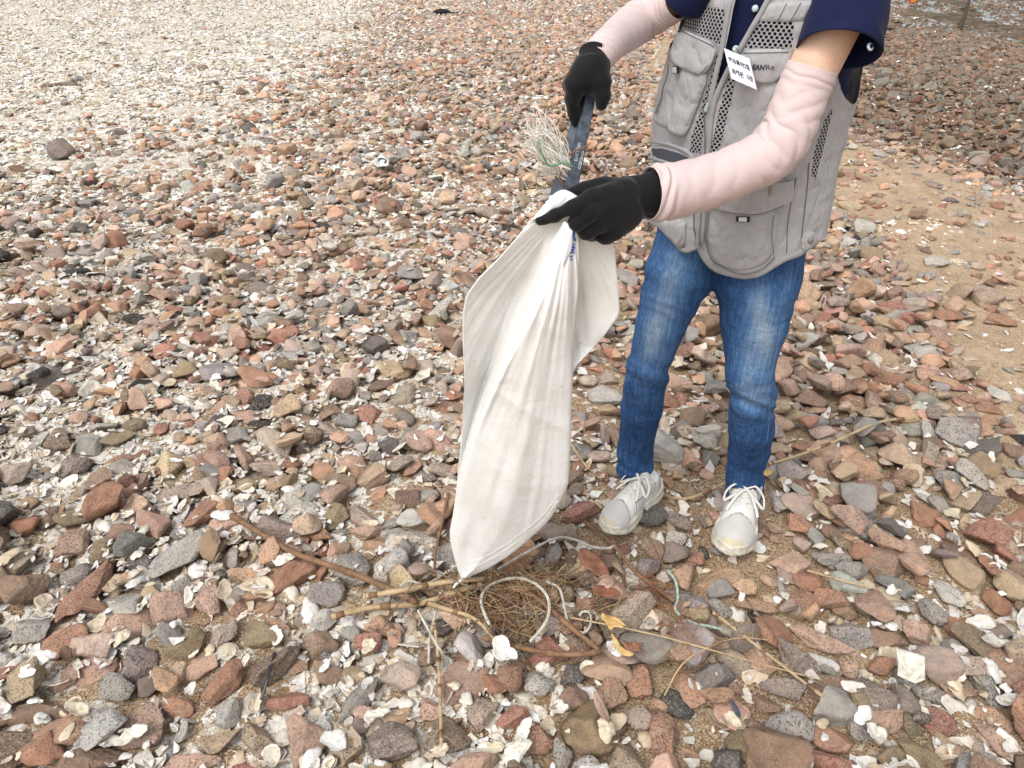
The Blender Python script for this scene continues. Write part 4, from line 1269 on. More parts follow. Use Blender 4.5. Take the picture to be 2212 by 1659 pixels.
def armhole(U, Z):
    A = ((np.abs(U) - 1.42) / 0.60) ** 2 + ((Z - 1.34) / np.where(U > 0, 0.20, 0.135)) ** 2 < 1
    return A | (Z > ZTOP - 0.012)
def is_front(P, n): return (n * (CAMP - P)).sum(-1) > 0
mb_c = MB(); mb_n = [MB() for _ in NETS]
ZIPY, ZIPX = np.array([100, 216, 330, 452, 540, 600.]), np.array([1572, 1541, 1526, 1518, 1511, 1508.])
for (u0, u1, hu, hz, off) in ((-math.pi, 0.25, ul, zl, 0.0), (-0.5, math.pi, ur, zr, 0.0025)):
    U, Z, P, n = vest_shell(u0, u1, hu, hz, off)
    Pc = (P[:-1, :-1] + P[1:, 1:]) / 2; nc = (n[:-1, :-1] + n[1:, 1:]) / 2
    X, Yp, _ = project(Pc); Q = np.stack([X, Yp], -1); fr = is_front(Pc, nc)
    cut = armhole((U[:-1, :-1] + U[1:, 1:]) / 2, (Z[:-1, :-1] + Z[1:, 1:]) / 2) | (fr & (poly_sd(Q, V_CUT) < 0))
    xz = np.interp(Yp, ZIPY, ZIPX)
    cut |= fr & (Yp > 190) & ((X > xz + 4) if off == 0 else (X < xz - 4))
    cut |= fr & (Yp <= 190) & ((X > 1600) if off == 0 else (X < 1565))
    own = np.full(cut.shape, -1)
    for k, (nm, pl) in enumerate(NETS): own[fr & (poly_sd(Q, pl) < 0)] = k
    own[cut] = -2
    ii = np.arange(P.shape[0] * P.shape[1]).reshape(P.shape[:2])
    quads = np.stack([ii[:-1, :-1], ii[1:, :-1], ii[1:, 1:], ii[:-1, 1:]], -1)
    Pf = P.reshape(-1, 3)
    for k in range(-1, len(NETS)):
        q = quads[own == k]
        if not len(q): continue
        uq, inv = np.unique(q, return_inverse=True); inv = inv.reshape(q.shape)
        (mb_c if k == -1 else mb_n[k]).add(Pf[uq], inv)
V, F = mb_c.get()
vest = part('vest', V, F, M_VEST.m, person)
for k, (nm, pl) in enumerate(NETS):
    if not mb_n[k].n: continue
    V, F = mb_n[k].get()
    o = part('mesh_panel', V, F, M_NET, vest)
    g, u = torso_g(V); me = o.data
    uvl = me.uv_layers.new(name='UVMap'); li = np.zeros(len(me.loops), np.int32); me.loops.foreach_get('vertex_index', li)
    xx = u * 0.145 + 1.0
    uvl.data.foreach_set('uv', np.c_[xx, V[:, 2]][li].astype(np.float32).ravel())
# pockets and flaps
VC = M_VEST.m
def pleat(x0, y0, x1, y1, w, a):
    def f(Q):
        t = np.clip(((Q[:, 0] - x0) * (x1 - x0) + (Q[:, 1] - y0) * (y1 - y0)) / ((x1 - x0) ** 2 + (y1 - y0) ** 2), -0.2, 1.2)
        dx = Q[:, 0] - (x0 + t * (x1 - x0))
        return a * np.tanh(dx / w)
    return f
pk1 = patch('pocket', [(1467, 120), (1540, 148), (1508, 235), (1486, 291), (1466, 293), (1417, 262), (1415, 248)], 0.004, 0.005, VC, vest, 4.5, 2, 6, pleat(1480, 150, 1448, 280, 3.0, 0.0035))
fl1 = patch('pocket_flap', [(1474, 57), (1557, 96), (1544, 140), (1523, 159), (1507, 156), (1457, 129)], 0.0135, 0.002, VC, vest, 4.5, 1, 5)
pk2 = patch('pocket', [(1606, 150), (1690, 150), (1668, 240), (1640, 330), (1560, 338), (1578, 250)], 0.004, 0.005, VC, vest, 4.5, 2, 6, pleat(1648, 170, 1612, 330, 3.0, 0.004))
fl2 = patch('pocket_flap', [(1606, 104), (1707, 101), (1705, 140), (1686, 164), (1665, 176), (1635, 171), (1606, 152)], 0.0135, 0.002, VC, vest, 4.5, 1, 5)
org = patch('pen_pocket', [(1660, 6), (1760, 2), (1738, 42), (1700, 46), (1638, 43)], 0.003, 0.003, VC, vest, 5, 0, 8)
pk3 = patch('pocket', [(1424, 300), (1498, 328), (1500, 372), (1440, 372), (1420, 350)], 0.004, 0.008, VC, vest, 5, 1, 10)
pk4 = patch('pocket', [(1533, 452), (1560, 440), (1688, 440), (1672, 545), (1640, 574), (1590, 586), (1548, 572), (1530, 535)], 0.004, 0.006, VC, vest, 5, 2, 8)
fl4 = patch('pocket_flap', [(1530, 385), (1710, 372), (1708, 425), (1690, 440), (1650, 455), (1617, 459), (1575, 454), (1530, 440)], 0.0150, 0.002, VC, vest, 5, 1, 6)
pk5 = patch('pocket', [(1424, 470), (1484, 470), (1482, 520), (1472, 540), (1432, 505)], 0.004, 0.012, VC, vest, 5, 1, 14)
patch('zip_opening', [(1426, 312), (1490, 334), (1494, 352), (1470, 352), (1430, 336)], 0.0125, 0.0, M_LINING.m, vest, 5, 1)
strip('zip_tape', [(1423, 302), (1450, 308), (1480, 320), (1498, 331)], 6, 0.015, M_TRIM.m, vest)
strip('zip_tape', [(1422, 335), (1445, 345), (1475, 356), (1500, 362)], 7, 0.015, M_TRIM.m, vest)
# plackets, bindings and seams
strip('placket', [(1600, -60), (1583, 0), (1562, 105), (1537, 218), (1521, 330), (1514, 452), (1508, 535)], 11, 0.006, M_TRIM.m, vest, 70)
strip('placket', [(1690, -60), (1661, 0), (1602, 104), (1547, 216), (1531, 330), (1522, 452), (1517, 520)], 11, 0.0075, M_TRIM.m, vest, 70)
strip('hem_binding', hem_r, 11, 0.004, M_TRIM.m, vest, 80)
strip('hem_binding', hem_l, 9, 0.003, M_TRIM.m, vest, 50)
strip('armhole_binding', [(1800, -60), (1776, 0), (1752, 45), (1733, 80), (1722, 118), (1722, 150)], 10, 0.005, M_TRIM.m, vest, 40)
strip('seam', [(1525, 225), (1526, 330), (1519, 452), (1513, 530)], 2.0, 0.009, M_SEAM.m, vest, 40)
strip('seam', [(1533, 455), (1528, 520), (1542, 562), (1580, 584), (1608, 588), (1645, 576), (1672, 552)], 1.6, 0.009, M_SEAM.m, vest, 60)
strip('seam', [(1718, 380), (1705, 450), (1698, 545)], 1.8, 0.004, M_SEAM.m, vest)
strip('seam', [(1668, 455), (1664, 500), (1668, 545)], 1.4, 0.018, M_SEAM.m, vest)
strip('seam', [(1745, 350), (1738, 420), (1731, 500), (1730, 530)], 2.0, 0.004, M_SEAM.m, vest)
strip('seam', [(1480, 64), (1516, 80), (1553, 99)], 1.3, 0.0165, M_SEAM.m, vest)
strip('seam', [(1612, 110), (1660, 109), (1703, 107)], 1.3, 0.0165, M_SEAM.m, vest)
strip('seam', [(1462, 126), (1486, 142), (1509, 152), (1522, 154), (1540, 138)], 1.2, 0.0165, M_SEAM.m, vest)
strip('seam', [(1610, 150), (1636, 166), (1664, 171), (1684, 160), (1700, 140)], 1.2, 0.0165, M_SEAM.m, vest)
strip('seam', [(1560, 449), (1617, 454), (1650, 450), (1688, 436)], 1.3, 0.018, M_SEAM.m, vest)
strip('seam', [(1570, 394), (1640, 388), (1700, 380)], 1.5, 0.018, M_SEAM.m, vest)
strip('seam', [(1660, 8), (1638, 42)], 1.6, 0.007, M_SEAM.m, vest, 12); strip('seam', [(1699, 8), (1680, 43)], 1.6, 0.007, M_SEAM.m, vest, 12); strip('seam', [(1728, 6), (1706, 44)], 1.6, 0.007, M_SEAM.m, vest, 12)
strip('seam', [(1506, 536), (1500, 480), (1503, 440)], 1.6, 0.003, M_SEAM.m, vest)
strip('seam', [(1452, 140), (1440, 200), (1430, 245)], 1.4, 0.012, M_SEAM.m, vest)
def striped_tab(px, py, w, h, off):
    strip('tab', [(px, py), (px, py + h)], w, off, M_BLACKPLAIN.m, vest, 6)
    t = vest.children[-1]
    for k in range(5):
        yy = py + h * (0.18 + 0.16 * k)
        o = strip('tab_stripe', [(px - w * 0.30, yy), (px + w * 0.30, yy)], 1.5, off + 0.0012, M_WHITE.m, vest, 6, thick=0.0004)
striped_tab(1475, 140, 13, 15, 0.0165); striped_tab(1607, 459, 27, 12, 0.0165)
M_PULL = Mat('zip_pull', lin(176, 190, 178), 0.4, 0.5)
strip('zip_pull', [(1537, 218), (1533, 227), (1529, 238)], 7, 0.011, M_PULL.m, vest, 10, thick=0.002)
strip('zip_pull', [(1663, 390), (1661, 412)], 6, 0.0195, fabric('khaki_tape', (150, 140, 122)).m, vest, 8)
tb = patch('snap_tab', [(1729, 508), (1752, 494), (1756, 512), (1744, 536), (1728, 540)], 0.006, 0.003, VC, vest, 4, 1, 6)
sp_ = vhit(1743, 515)[0]; sn = torso_n(sp_[None])[0]
disc('snap', sp_ + sn * 0.012, sn, 0.0065, 0.003, Mat('snap_metal', lin(150, 150, 142), 0.4, 0.5, 0.4).m, vest)

# ------------------------------------------------------------------ lettering
def text_mesh(body, bold=False, shear=0.0, extr=0.0):
    cu = bpy.data.curves.new('lettering', 'FONT'); cu.body = body; cu.align_x = 'LEFT'; cu.size = 1.0
    cu.shear = shear; cu.extrude = extr; cu.resolution_u = 3
    if bold: cu.offset = 0.035
    o = bpy.data.objects.new('lettering', cu); COL.objects.link(o)
    bpy.context.view_layer.update()
    me = bpy.data.meshes.new_from_object(o.evaluated_get(bpy.context.evaluated_depsgraph_get()))
    V = np.array([v.co[:] for v in me.vertices]); F = [tuple(p.vertices) for p in me.polygons]
    bpy.data.objects.remove(o); bpy.data.meshes.remove(me); bpy.data.curves.remove(cu)
    return V, F
M_INK = Mat('black_print', lin(44, 46, 50), 0.7)
def letter_on_vest(s, bold, shear, x0, y0, x1, y1, h, off):
    V, F = text_mesh(s, bold, shear)
    V = V - [V[:, 0].min(), 0, 0]; k = V[:, 0].max()
    t = V[:, 0] / k
    X = x0 + (x1 - x0) * t + V[:, 1] * 0.0; Yp = y0 + (y1 - y0) * t - V[:, 1] / 0.73 * h
    W = on_vest(X, Yp, np.full(len(X), off))
    part('lettering', W, F, M_INK.m, vest, smooth=False)
letter_on_vest('KOREAN', True, 0.28, 1603, 146, 1656, 145.5, 11.5, 0.0172)
letter_on_vest('Re', False, 0.0, 1657, 145.5, 1674, 145, 11.5, 0.0172)

# ------------------------------------------------------------------ name badge (clipped on, hangs free)
corn = np.array([(1564, 104), (1619, 127), (1637, 202), (1580, 170)], float)
hb = vhit(corn[:, 0], corn[:, 1]); off_b = np.array([0.030, 0.034, 0.046, 0.044])
depth_b = ((hb - CAMP) @ FWD) - off_b
# one flat card: plane through three corners, fourth completes the parallelogram
A_, B_, D_ = [CAMP + ray(*corn[k]) * depth_b[k] for k in (0, 1, 3)]
ex, ey = B_ - A_, D_ - A_
nn = np.cross(ex, ey); nn /= np.linalg.norm(nn)
if nn @ FWD > 0: nn = -nn
badge = empty('name_badge', tuple(A_))
tag(badge, 'white plastic name badge with two lines of black writing clipped on the vest', 'name badge')
M_CARD = Mat('badge_card', lin(214, 212, 232), 0.35, 0.5); M_CARDIN = Mat('badge_paper', lin(228, 226, 240), 0.6)
def card(a, x, y, n, th):
    c = [a, a + x, a + x + y, a + y]
    V = np.array([q + n * th / 2 for q in c] + [q - n * th / 2 for q in c])
    return V, [(0, 3, 2, 1), (4, 5, 6, 7), (0, 1, 5, 4), (1, 2, 6, 5), (2, 3, 7, 6), (3, 0, 4, 7)]
V, F = card(A_, ex, ey, nn, 0.0022); part('sleeve_case', V, F, M_CARD.m, badge, False)
V, F = card(A_ + ex * 0.06 + ey * 0.05 + nn * 0.0014, ex * 0.90, ey * 0.91, nn, 0.0006); part('paper', V, F, M_CARDIN.m, badge, False)
M_BINK = Mat('badge_ink', lin(52, 50, 62), 0.7)
for s, u0, u1, v0, hgt in (('해외특약2팀', 0.10, 0.92, 0.43, 0.20), ('최혜원', 0.12, 0.58, 0.80, 0.20), ('차장', 0.70, 0.95, 0.80, 0.20)):
    V, F = text_mesh(s, True)
    if not len(V): continue
    V = V - [V[:, 0].min(), V[:, 1].min(), 0]; V = V / [V[:, 0].max(), V[:, 1].max(), 1]
    W = A_ + nn * 0.0021 + (u0 + (u1 - u0) * V[:, 0])[:, None] * ex + (v0 - hgt * V[:, 1])[:, None] * ey
    part('lettering', W, F, M_BINK.m, badge, False)
clip_c = A_ + ex * 0.45 - ey * 0.02
V, F = tube(smooth_curve([clip_c - nn * 0.004, clip_c - ey * 0.10 + nn * 0.002, clip_c - ey * 0.16 - nn * 0.022], 12), 0.003, 8); part('clip', V, F, M_PULL.m, badge)

# ------------------------------------------------------------------ sneakers
M_SUEDE = fabric('pale_grey_suede', (188, 185, 180), 0.95, 260, 0.7, 0.2, 0.10)
M_SHOE = fabric('off_white_mesh', (220, 218, 211), 0.85, 420, 0.6, 0.0, 0.08)
M_SOLE = Mat('cream_rubber', lin(216, 212, 196), 0.6, 0.35); M_SOLE.color(M_SOLE.ramp(M_SOLE.noise(M_SOLE.pos(), 45, 4, 0.65), [(0.3, lin(186, 178, 156)), (0.6, lin(218, 214, 200))])); M_SOLE.bump(M_SOLE.noise(M_SOLE.pos(), 120, 2), 0.15, 0.002)
M_TOE = Mat('worn_toe_rubber', lin(190, 180, 154), 0.55, 0.35)
M_EDGE = fabric('shoe_edge_shadow_stitch', (132, 128, 122), 0.9)  # dark outline round shoe panels: edge shadow and stitching painted as one colour
M_LACE = fabric('white_lace', (214, 211, 204), 0.9, 900, 0.3, 0, 0.03)
def make_shoe(toe_px, heel_px, left, tilt, label, base_dz=0.010):
    T_, H_ = gnd(*map(np.array, map(float, toe_px))), gnd(*map(np.array, map(float, heel_px)))
    d = (T_ - H_)[:2]; L = np.linalg.norm(d); ang = math.atan2(d[1], d[0]); k = L / 0.262
    o_ = np.array([H_[0], H_[1], (T_[2] + H_[2]) / 2 + base_dz])
    ca, sa = math.cos(ang), math.sin(ang); ct, st_ = math.cos(tilt), math.sin(tilt)
    def W(V):                                  # shoe space -> world
        V = np.asarray(V, float) * [k, min(k, 1.05), min(k, 1.05)]
        x, y, z = V[:, 0], V[:, 1], V[:, 2]
        x2 = x * ct + z * st_; z2 = -x * st_ + z * ct
        z2 = z2 + 0.26 * k * max(st_, 0) * 0.0
        return np.c_[o_[0] + x2 * ca - y * sa, o_[1] + x2 * sa + y * ca, o_[2] + z2]
    sgn = 1 if left else -1
    def hw(x): return np.interp(x, [-0.02, 0.0, 0.04, 0.09, 0.13, 0.18, 0.22, 0.25, 0.268, 0.275], [0.012, 0.031, 0.039, 0.037, 0.040, 0.050, 0.047, 0.036, 0.020, 0.004])
    def mid(x): return -sgn * np.interp(x, [0, 0.12, 0.2, 0.27], [0, 0.0, 0.006, 0.012])
    def up(P):
        x = P[:, 0]; Q = P.copy(); Q[:, 1] = P[:, 1] - mid(x)
        d = ellip(Q, (0.210, 0, 0.034), (0.060, 0.046, 0.036))
        d = smin(d, ellip(Q, (0.145, 0, 0.040), (0.085, 0.041, 0.046)), 0.03)
        d = smin(d, ellip(Q, (0.055, 0, 0.052), (0.058, 0.036, 0.058)), 0.03)
        d = smin(d, capsule(Q, (0.075, 0, 0.086), (0.175, 0, 0.052), 0.030, 0.024), 0.025)
        d = smin(d, capsule(Q, (0.050, 0, 0.06), (0.058, 0, 0.105), 0.036, 0.038), 0.02)
        d = d + 0.0008 * vnoise(Q, 60, 95) + 0.0012 * np.abs(np.sin(Q[:, 0] * 180)) * np.exp(-((Q[:, 0] - 0.185) / 0.02) ** 2)
        return np.maximum(d, np.maximum(0.014 - P[:, 2], P[:, 2] - 0.108 - 0.25 * (P[:, 0] - 0.06)))
    root = person
    V, F = surfnet(up, (-0.03, -0.075, 0.005), (0.29, 0.075, 0.135), 0.0032)
    shoe = tag(part('sneaker', W(V), F, M_SHOE.m, root), label)
    def flare(P, x0, x1):
        x = P[:, 0]; z = P[:, 2]; y = P[:, 1] - mid(x)
        lift = 0.020 * sstep(0.20, 0.275, x)
        w = hw(x) + 0.0035 - 0.10 * np.maximum(z - 0.02, 0) + 0.003 * (np.abs(np.sin(x * 250)) > 0.55) * (z < 0.012 + lift)
        dd = np.maximum(np.abs(y) - w, np.maximum(z - (0.036 + lift * 0.6 + 0.010 * sstep(0.05, -0.02, x)), lift - z))
        return np.maximum(dd, np.maximum(x0 - x, x - x1)) - 0.0015
    V1, F1 = surfnet(lambda P: flare(P, -0.024, 0.098), (-0.035, -0.075, -0.006), (0.12, 0.075, 0.055), 0.0034)
    V2, F2 = surfnet(lambda P: flare(P, 0.122, 0.276), (0.10, -0.075, -0.006), (0.29, 0.075, 0.06), 0.0034)
    V3, F3 = surfnet(lambda P: np.maximum(np.maximum(np.abs(P[:, 1] - mid(P[:, 0])) - hw(P[:, 0]) - 0.001, np.abs(P[:, 2] - 0.023) - 0.008), np.maximum(-0.005 - P[:, 0], P[:, 0] - 0.26)), (-0.02, -0.075, 0.0), (0.28, 0.075, 0.045), 0.004)
    mb = MB().add(W(V1), F1).add(W(V2), F2).add(W(V3), F3); V, F = mb.get(); part('sole', V, F, M_SOLE.m, shoe)
    n1 = lambda P: vnoise(P, 45, 97) * 0.006
    regs = [('toe_suede', M_SUEDE, lambda P: np.maximum(0.185 + n1(P) + 0.35 * np.abs(P[:, 1] - mid(P[:, 0])) - P[:, 0], -1)),
            ('quarter_suede', M_SUEDE, lambda P: np.maximum(np.maximum(np.abs(P[:, 0] - 0.140 + 0.4 * (P[:, 2] - 0.05)) - 0.022 - n1(P), P[:, 2] - 0.075), 0.016 - np.abs(P[:, 1] - mid(P[:, 0])))),
            ('collar_suede', M_SUEDE, lambda P: np.maximum(np.maximum(np.abs(P[:, 0] - 0.082) - 0.020 - n1(P), 0.066 - P[:, 2]), 0.014 - np.abs(P[:, 1] - mid(P[:, 0])))),
            ('heel_suede', M_SUEDE, lambda P: np.maximum(P[:, 0] - 0.018 - 0.2 * (P[:, 2] - 0.03), P[:, 2] - 0.09)),
            ('toe_guard', M_TOE, lambda P: np.maximum(0.240 + 22.0 * (P[:, 1] - mid(P[:, 0])) ** 2 - P[:, 0], P[:, 2] - 0.060))]
    for nm, mt, rg in regs:
        V, F = surfnet(lambda P: np.maximum(up(P) - (0.0034 if nm != 'toe_guard' else 0.0046), rg(P)), (-0.03, -0.075, 0.005), (0.29, 0.075, 0.135), 0.0036)
        if len(V): part(nm, W(V), F, mt.m, shoe)
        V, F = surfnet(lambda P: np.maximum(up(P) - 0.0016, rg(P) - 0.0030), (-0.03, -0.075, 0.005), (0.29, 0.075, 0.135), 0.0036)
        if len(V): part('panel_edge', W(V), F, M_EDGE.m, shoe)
    def topz(x, y):
        z = np.linspace(0.135, 0.02, 150); P = np.c_[np.full(150, x), np.full(150, y), z]
        h = up(P) < 0
        return z[h.argmax()] if h.any() else 0.03
    def lace(pts, r=0.0026):
        C = smooth_curve(pts, 28)
        V, F = tube(C, r * 0.45, 8, True, np.array([0, 0, 1.0]), r * 1.25)
        part('lace', W(V), F, M_LACE.m, shoe)
    xs = [0.092, 0.110, 0.128, 0.146, 0.164]
    for a, b in zip(xs[:-1], xs[1:]):
        for s in (-1, 1):
            w = 0.019
            pts = []
            for t in np.linspace(0, 1, 5):
                x = a + (b - a) * t; y = s * w * (1 - 2 * t) + mid(x); pts.append((x, y, topz(x, y) + 0.004))
            lace(pts)
    bx = 0.116 if left else 0.100
    zt = topz(bx, 0)
    m0 = mid(bx)
    for s in (-1, 1):
        lace([(bx, m0, zt + 0.010), (bx - 0.008, m0 + s * 0.022, zt + 0.016), (bx + 0.004, m0 + s * 0.046, zt - 0.004), (bx + 0.026, m0 + s * 0.050, zt - 0.024), (bx + 0.020, m0 + s * 0.026, zt - 0.002), (bx + 0.002, m0, zt + 0.008)], 0.0030)
        lace([(bx, m0, zt + 0.010), (bx + 0.020, m0 + s * 0.016, zt + 0.006), (bx + 0.042, m0 + s * 0.030, zt - 0.010), (bx + 0.062, m0 + s * 0.040, zt - 0.024)], 0.0030)
    V, F = surfnet(lambda P: np.minimum(ellip(P, (0.072, 0, 0.112), (0.016, 0.024, 0.020)), 9), (0.03, -0.05, 0.06), (0.12, 0.05, 0.15), 0.0035)
    part('tongue', W(V), F, M_SUEDE.m, shoe)
    return shoe
make_shoe((1304, 1150), (1412, 1066), False, 0.02, 'off-white sneaker pointing to the lower left')
make_shoe((1583, 1206), (1604, 1066), True, 0.02, 'off-white sneaker pointing at the camera')
# ================================================================== the sack
def sack_material():
    m = Mat('woven_plastic_sack', rough=0.55, spec=0.3)
    p = m.pos()
    uv = m.n('ShaderNodeUVMap').outputs[0]
    br = m.n('ShaderNodeTexBrick'); m.l(m.mapped(uv, (1, 1, 1)), br.inputs['Vector'])
    br.inputs['Scale'].default_value = 200; br.inputs['Mortar Size'].default_value = 0.02; br.inputs['Color1'].default_value = (1, 1, 1, 1); br.inputs['Color2'].default_value = (0.90, 0.90, 0.90, 1); br.inputs['Mortar'].default_value = (0.8, 0.8, 0.8, 1)
    base = m.ramp(m.noise(p, 9, 4, 0.6), [(0.3, lin(236, 234, 228)), (0.7, lin(245, 244, 241))])
    wv = m.n('ShaderNodeTexWave', wave_type='BANDS', bands_direction='X'); m.l(uv, wv.inputs['Vector']); wv.inputs['Scale'].default_value = 70; wv.inputs['Distortion'].default_value = 2.5; wv.inputs['Detail'].default_value = 2
    base = m.mix(0.04, base, wv.outputs['Color'], 'MULTIPLY')
    base = m.mix(0.7, base, br.outputs['Color'], 'MULTIPLY')
    dots = m.math('GREATER_THAN', m.noise(p, 60, 2), 0.755)
    base = m.mix(m.math('MULTIPLY', dots, 0.35), base, lin(120, 105, 95))
    m.color(base)
    m.bump(br.outputs['Fac'], 0.15, 0.0006)
    m.bump(m.noise(m.mapped(p, (1.0, 1, 0.35), (0.0, 0.25, 0)), 26, 4, 0.6), 0.26, 0.012)
    m.bump(m.noise(m.mapped(p, (0.5, 0.5, 2.2), (0.0, -0.35, 0)), 34, 3, 0.5), 0.14, 0.006)
    m.b.inputs['Subsurface Weight'].default_value = 0.0
    tl = m.n('ShaderNodeBsdfTranslucent'); m.l(base, tl.inputs['Color'])
    mx = m.n('ShaderNodeMixShader'); mx.inputs[0].default_value = 0.07
    m.l(m.b.outputs[0], mx.inputs[1]); m.l(tl.outputs[0], mx.inputs[2]); m.l(mx.outputs[0], m.out.inputs['Surface'])
    return m.m
M_SACK = sack_material()
# outline of the hanging cloth, picture heights against picture widths
yk = [424, 440, 462, 490, 520, 560, 600, 640, 680, 730, 795, 830, 900, 960, 1010, 1045, 1080, 1120, 1150, 1175, 1200, 1225, 1246]
xl = [1212, 1188, 1160, 1136, 1112, 1076, 1035, 1006, 999, 999, 1002, 1004, 999, 995, 990, 987, 983, 977, 971, 974, 981, 987, 996]
xv = [1222, 1208, 1195, 1185, 1174, 1158, 1138, 1114, 1096, 1080, 1058, 1044, 1022, 1006, 996, 990, 985, 979, 972, 975, 982, 988, 996.5]      # valley
xr = [1228, 1222, 1219, 1216, 1212, 1204, 1190, 1173, 1154, 1126, 1088, 1070, 1040, 1018, 1004, 998, 994, 990, 988, 990, 993, 996, 998]       # ridge of the front fold
xe = [1240, 1243, 1246, 1249, 1251, 1252, 1251, 1249, 1246, 1242, 1238, 1236, 1234, 1232, 1230, 1227, 1212, 1189, 1160, 1130, 1096, 1058, 1006]  # right edge of the front fold
xf = [1262, 1290, 1310, 1318, 1325, 1330, 1334, 1337, 1339, 1302, 1240, 1236.5, 1234.5, 1232.5, 1230.5, 1227.5, 1212.5, 1189.5, 1160.5, 1130.5, 1096.5, 1058.5, 1006.5]  # rear flap
NR, NC = 240, 150
ys_ = np.linspace(yk[0], yk[-1], NR)
def kk(a):
    v = np.interp(ys_, yk, a)
    return np.convolve(np.pad(v, 2, mode='edge'), np.ones(5) / 5, 'valid')
XL, XV, XR, XE, XF = kk(xl), kk(xv), kk(xr), kk(xe), kk(xf)
tip = gnd(np.array(1000.), np.array(1246.), 0.03)
Ytop, Ybot = 1.120, tip[1] - 0.065
grow = sstep(0.0, 0.30, (ys_ - ys_[0]) / (ys_[-1] - ys_[0])) * (0.35 + 0.65 * sstep(1.0, 0.72, (ys_ - ys_[0]) / (ys_[-1] - ys_[0])))
T = np.linspace(0, 1, NC)
kn = np.array([0, 0.26, 0.42, 0.62, 0.80, 0.845, 1.0])
FP = np.zeros((NR, NC, 3)); BP = np.zeros((NR, NC, 3))
for i in range(NR):
    s = (ys_[i] - ys_[0]) / (ys_[-1] - ys_[0]); Y0 = Ytop + (Ybot - Ytop) * s ** 0.8
    g = grow[i]
    xm = XR[i] + 0.5 * (XE[i] - XR[i])
    flap = max(XF[i] - XE[i], 0.0); fl_g = min(1.0, flap / 40.0)
    kx = [XL[i], XV[i], XR[i], xm, XE[i], XE[i] - 2.0 * fl_g, XF[i]]
    vg = min(1.0, max(XV[i] - XL[i], 0) / 45.0)
    kd = [0.004, 0.070 * g * vg, -0.040 * g * (0.4 + 0.6 * vg), -0.040 * g, -0.014 * g, 0.040 * fl_g * max(g, 0.2), 0.030 * fl_g]
    x = np.interp(T, kn, kx); dd = np.interp(T, kn, kd)
    ker = np.ones(5) / 5
    dd = np.convolve(np.pad(dd, 2, mode='edge'), ker, 'valid')
    x2 = np.convolve(np.pad(x, 3, mode='edge'), np.ones(7) / 7, 'valid'); x2[0], x2[-1] = x[0], x[-1]
    P = at(x2, np.full(NC, ys_[i]), Y0 + dd)
    FP[i] = P
    # the rear wall of the sack
    bx = x[0] + (x[-1] - x[0]) * T
    BP[i] = at(bx, np.full(NC, ys_[i]), Y0 + np.interp(bx, x2, np.maximum(dd, 0.01)) + 0.012 + 0.035 * g * np.sin(np.pi * T))
# creases running away from the grip
q = FP.reshape(-1, 3); GPt = at(1235., 440., 1.12)
rel = q - GPt; rad = np.linalg.norm(rel, axis=1); an = np.arctan2(rel[:, 0], -rel[:, 2])
cre = 0.0065 * (0.45 - np.abs(vnoise(np.c_[an * 13 + 0.6 * rad, rad * 1.6, 0 * an], 1.0, 120))) * sstep(0.02, 0.2, rad)
cre += 0.0022 * vnoise(np.c_[an * 34, rad * 5, 0 * an], 1.0, 121) * sstep(0.02, 0.15, rad)
cre += 0.0035 * (0.4 - np.abs(vnoise(q * np.array([3.0, 3.0, 9.0]) + np.c_[q[:, 2] * 3, 0 * an, q[:, 0] * 7], 1.6, 122)))
edge_t = np.minimum(T, 1 - T)[None, :] * np.ones((NR, 1))
FP = FP + (cre.reshape(NR, NC) * sstep(0, 0.05, edge_t))[..., None] * np.array([0, -1, 0.15])
BP[:, 0] = FP[:, 0] + [0, 0.004, 0]; BP[:, -1] = FP[:, -1] + [0, 0.004, 0]
ii = np.arange(NR * NC).reshape(NR, NC)
F1 = np.stack([ii[:-1, :-1], ii[1:, :-1], ii[1:, 1:], ii[:-1, 1:]], -1).reshape(-1, 4)
F2 = F1[:, ::-1] + NR * NC
side = []
b0 = NR * NC
for i in range(NR - 1):
    side += [(ii[i, 0], b0 + ii[i, 0], b0 + ii[i + 1, 0], ii[i + 1, 0]), (ii[i, -1], ii[i + 1, -1], b0 + ii[i + 1, -1], b0 + ii[i, -1])]
for j in range(NC - 1):
    side += [(ii[-1, j], b0 + ii[-1, j], b0 + ii[-1, j + 1], ii[-1, j + 1])]
sack = empty('sack', tuple(tip))
tag(sack, 'limp white woven plastic sack hanging from the gloved hand to the stones', 'sack')
cloth = part('cloth', np.vstack([FP.reshape(-1, 3), BP.reshape(-1, 3)]), np.vstack([F1, F2, np.array(side)]), M_SACK, sack)
uvl = cloth.data.uv_layers.new(name='UVMap'); li = np.zeros(len(cloth.data.loops), np.int32); cloth.data.loops.foreach_get('vertex_index', li)
AL = np.vstack([FP.reshape(-1, 3), BP.reshape(-1, 3)])
ca_, sa_2 = math.cos(0.22), math.sin(0.22)
uvl.data.foreach_set('uv', np.c_[AL[:, 0] * ca_ + AL[:, 2] * sa_2, -AL[:, 0] * sa_2 + AL[:, 2] * ca_][li].astype(np.float32).ravel())
def sack_pt(px, py, off=0.0015):          # on the front wall
    X, Yp, W_ = project(FP.reshape(-1, 3)); k = np.argmin((X - px) ** 2 + (Yp - py) ** 2)
    d = ppm(FP.reshape(-1, 3)[k]) * FPX
    return CAMP + ray(px, py) * (d - off)
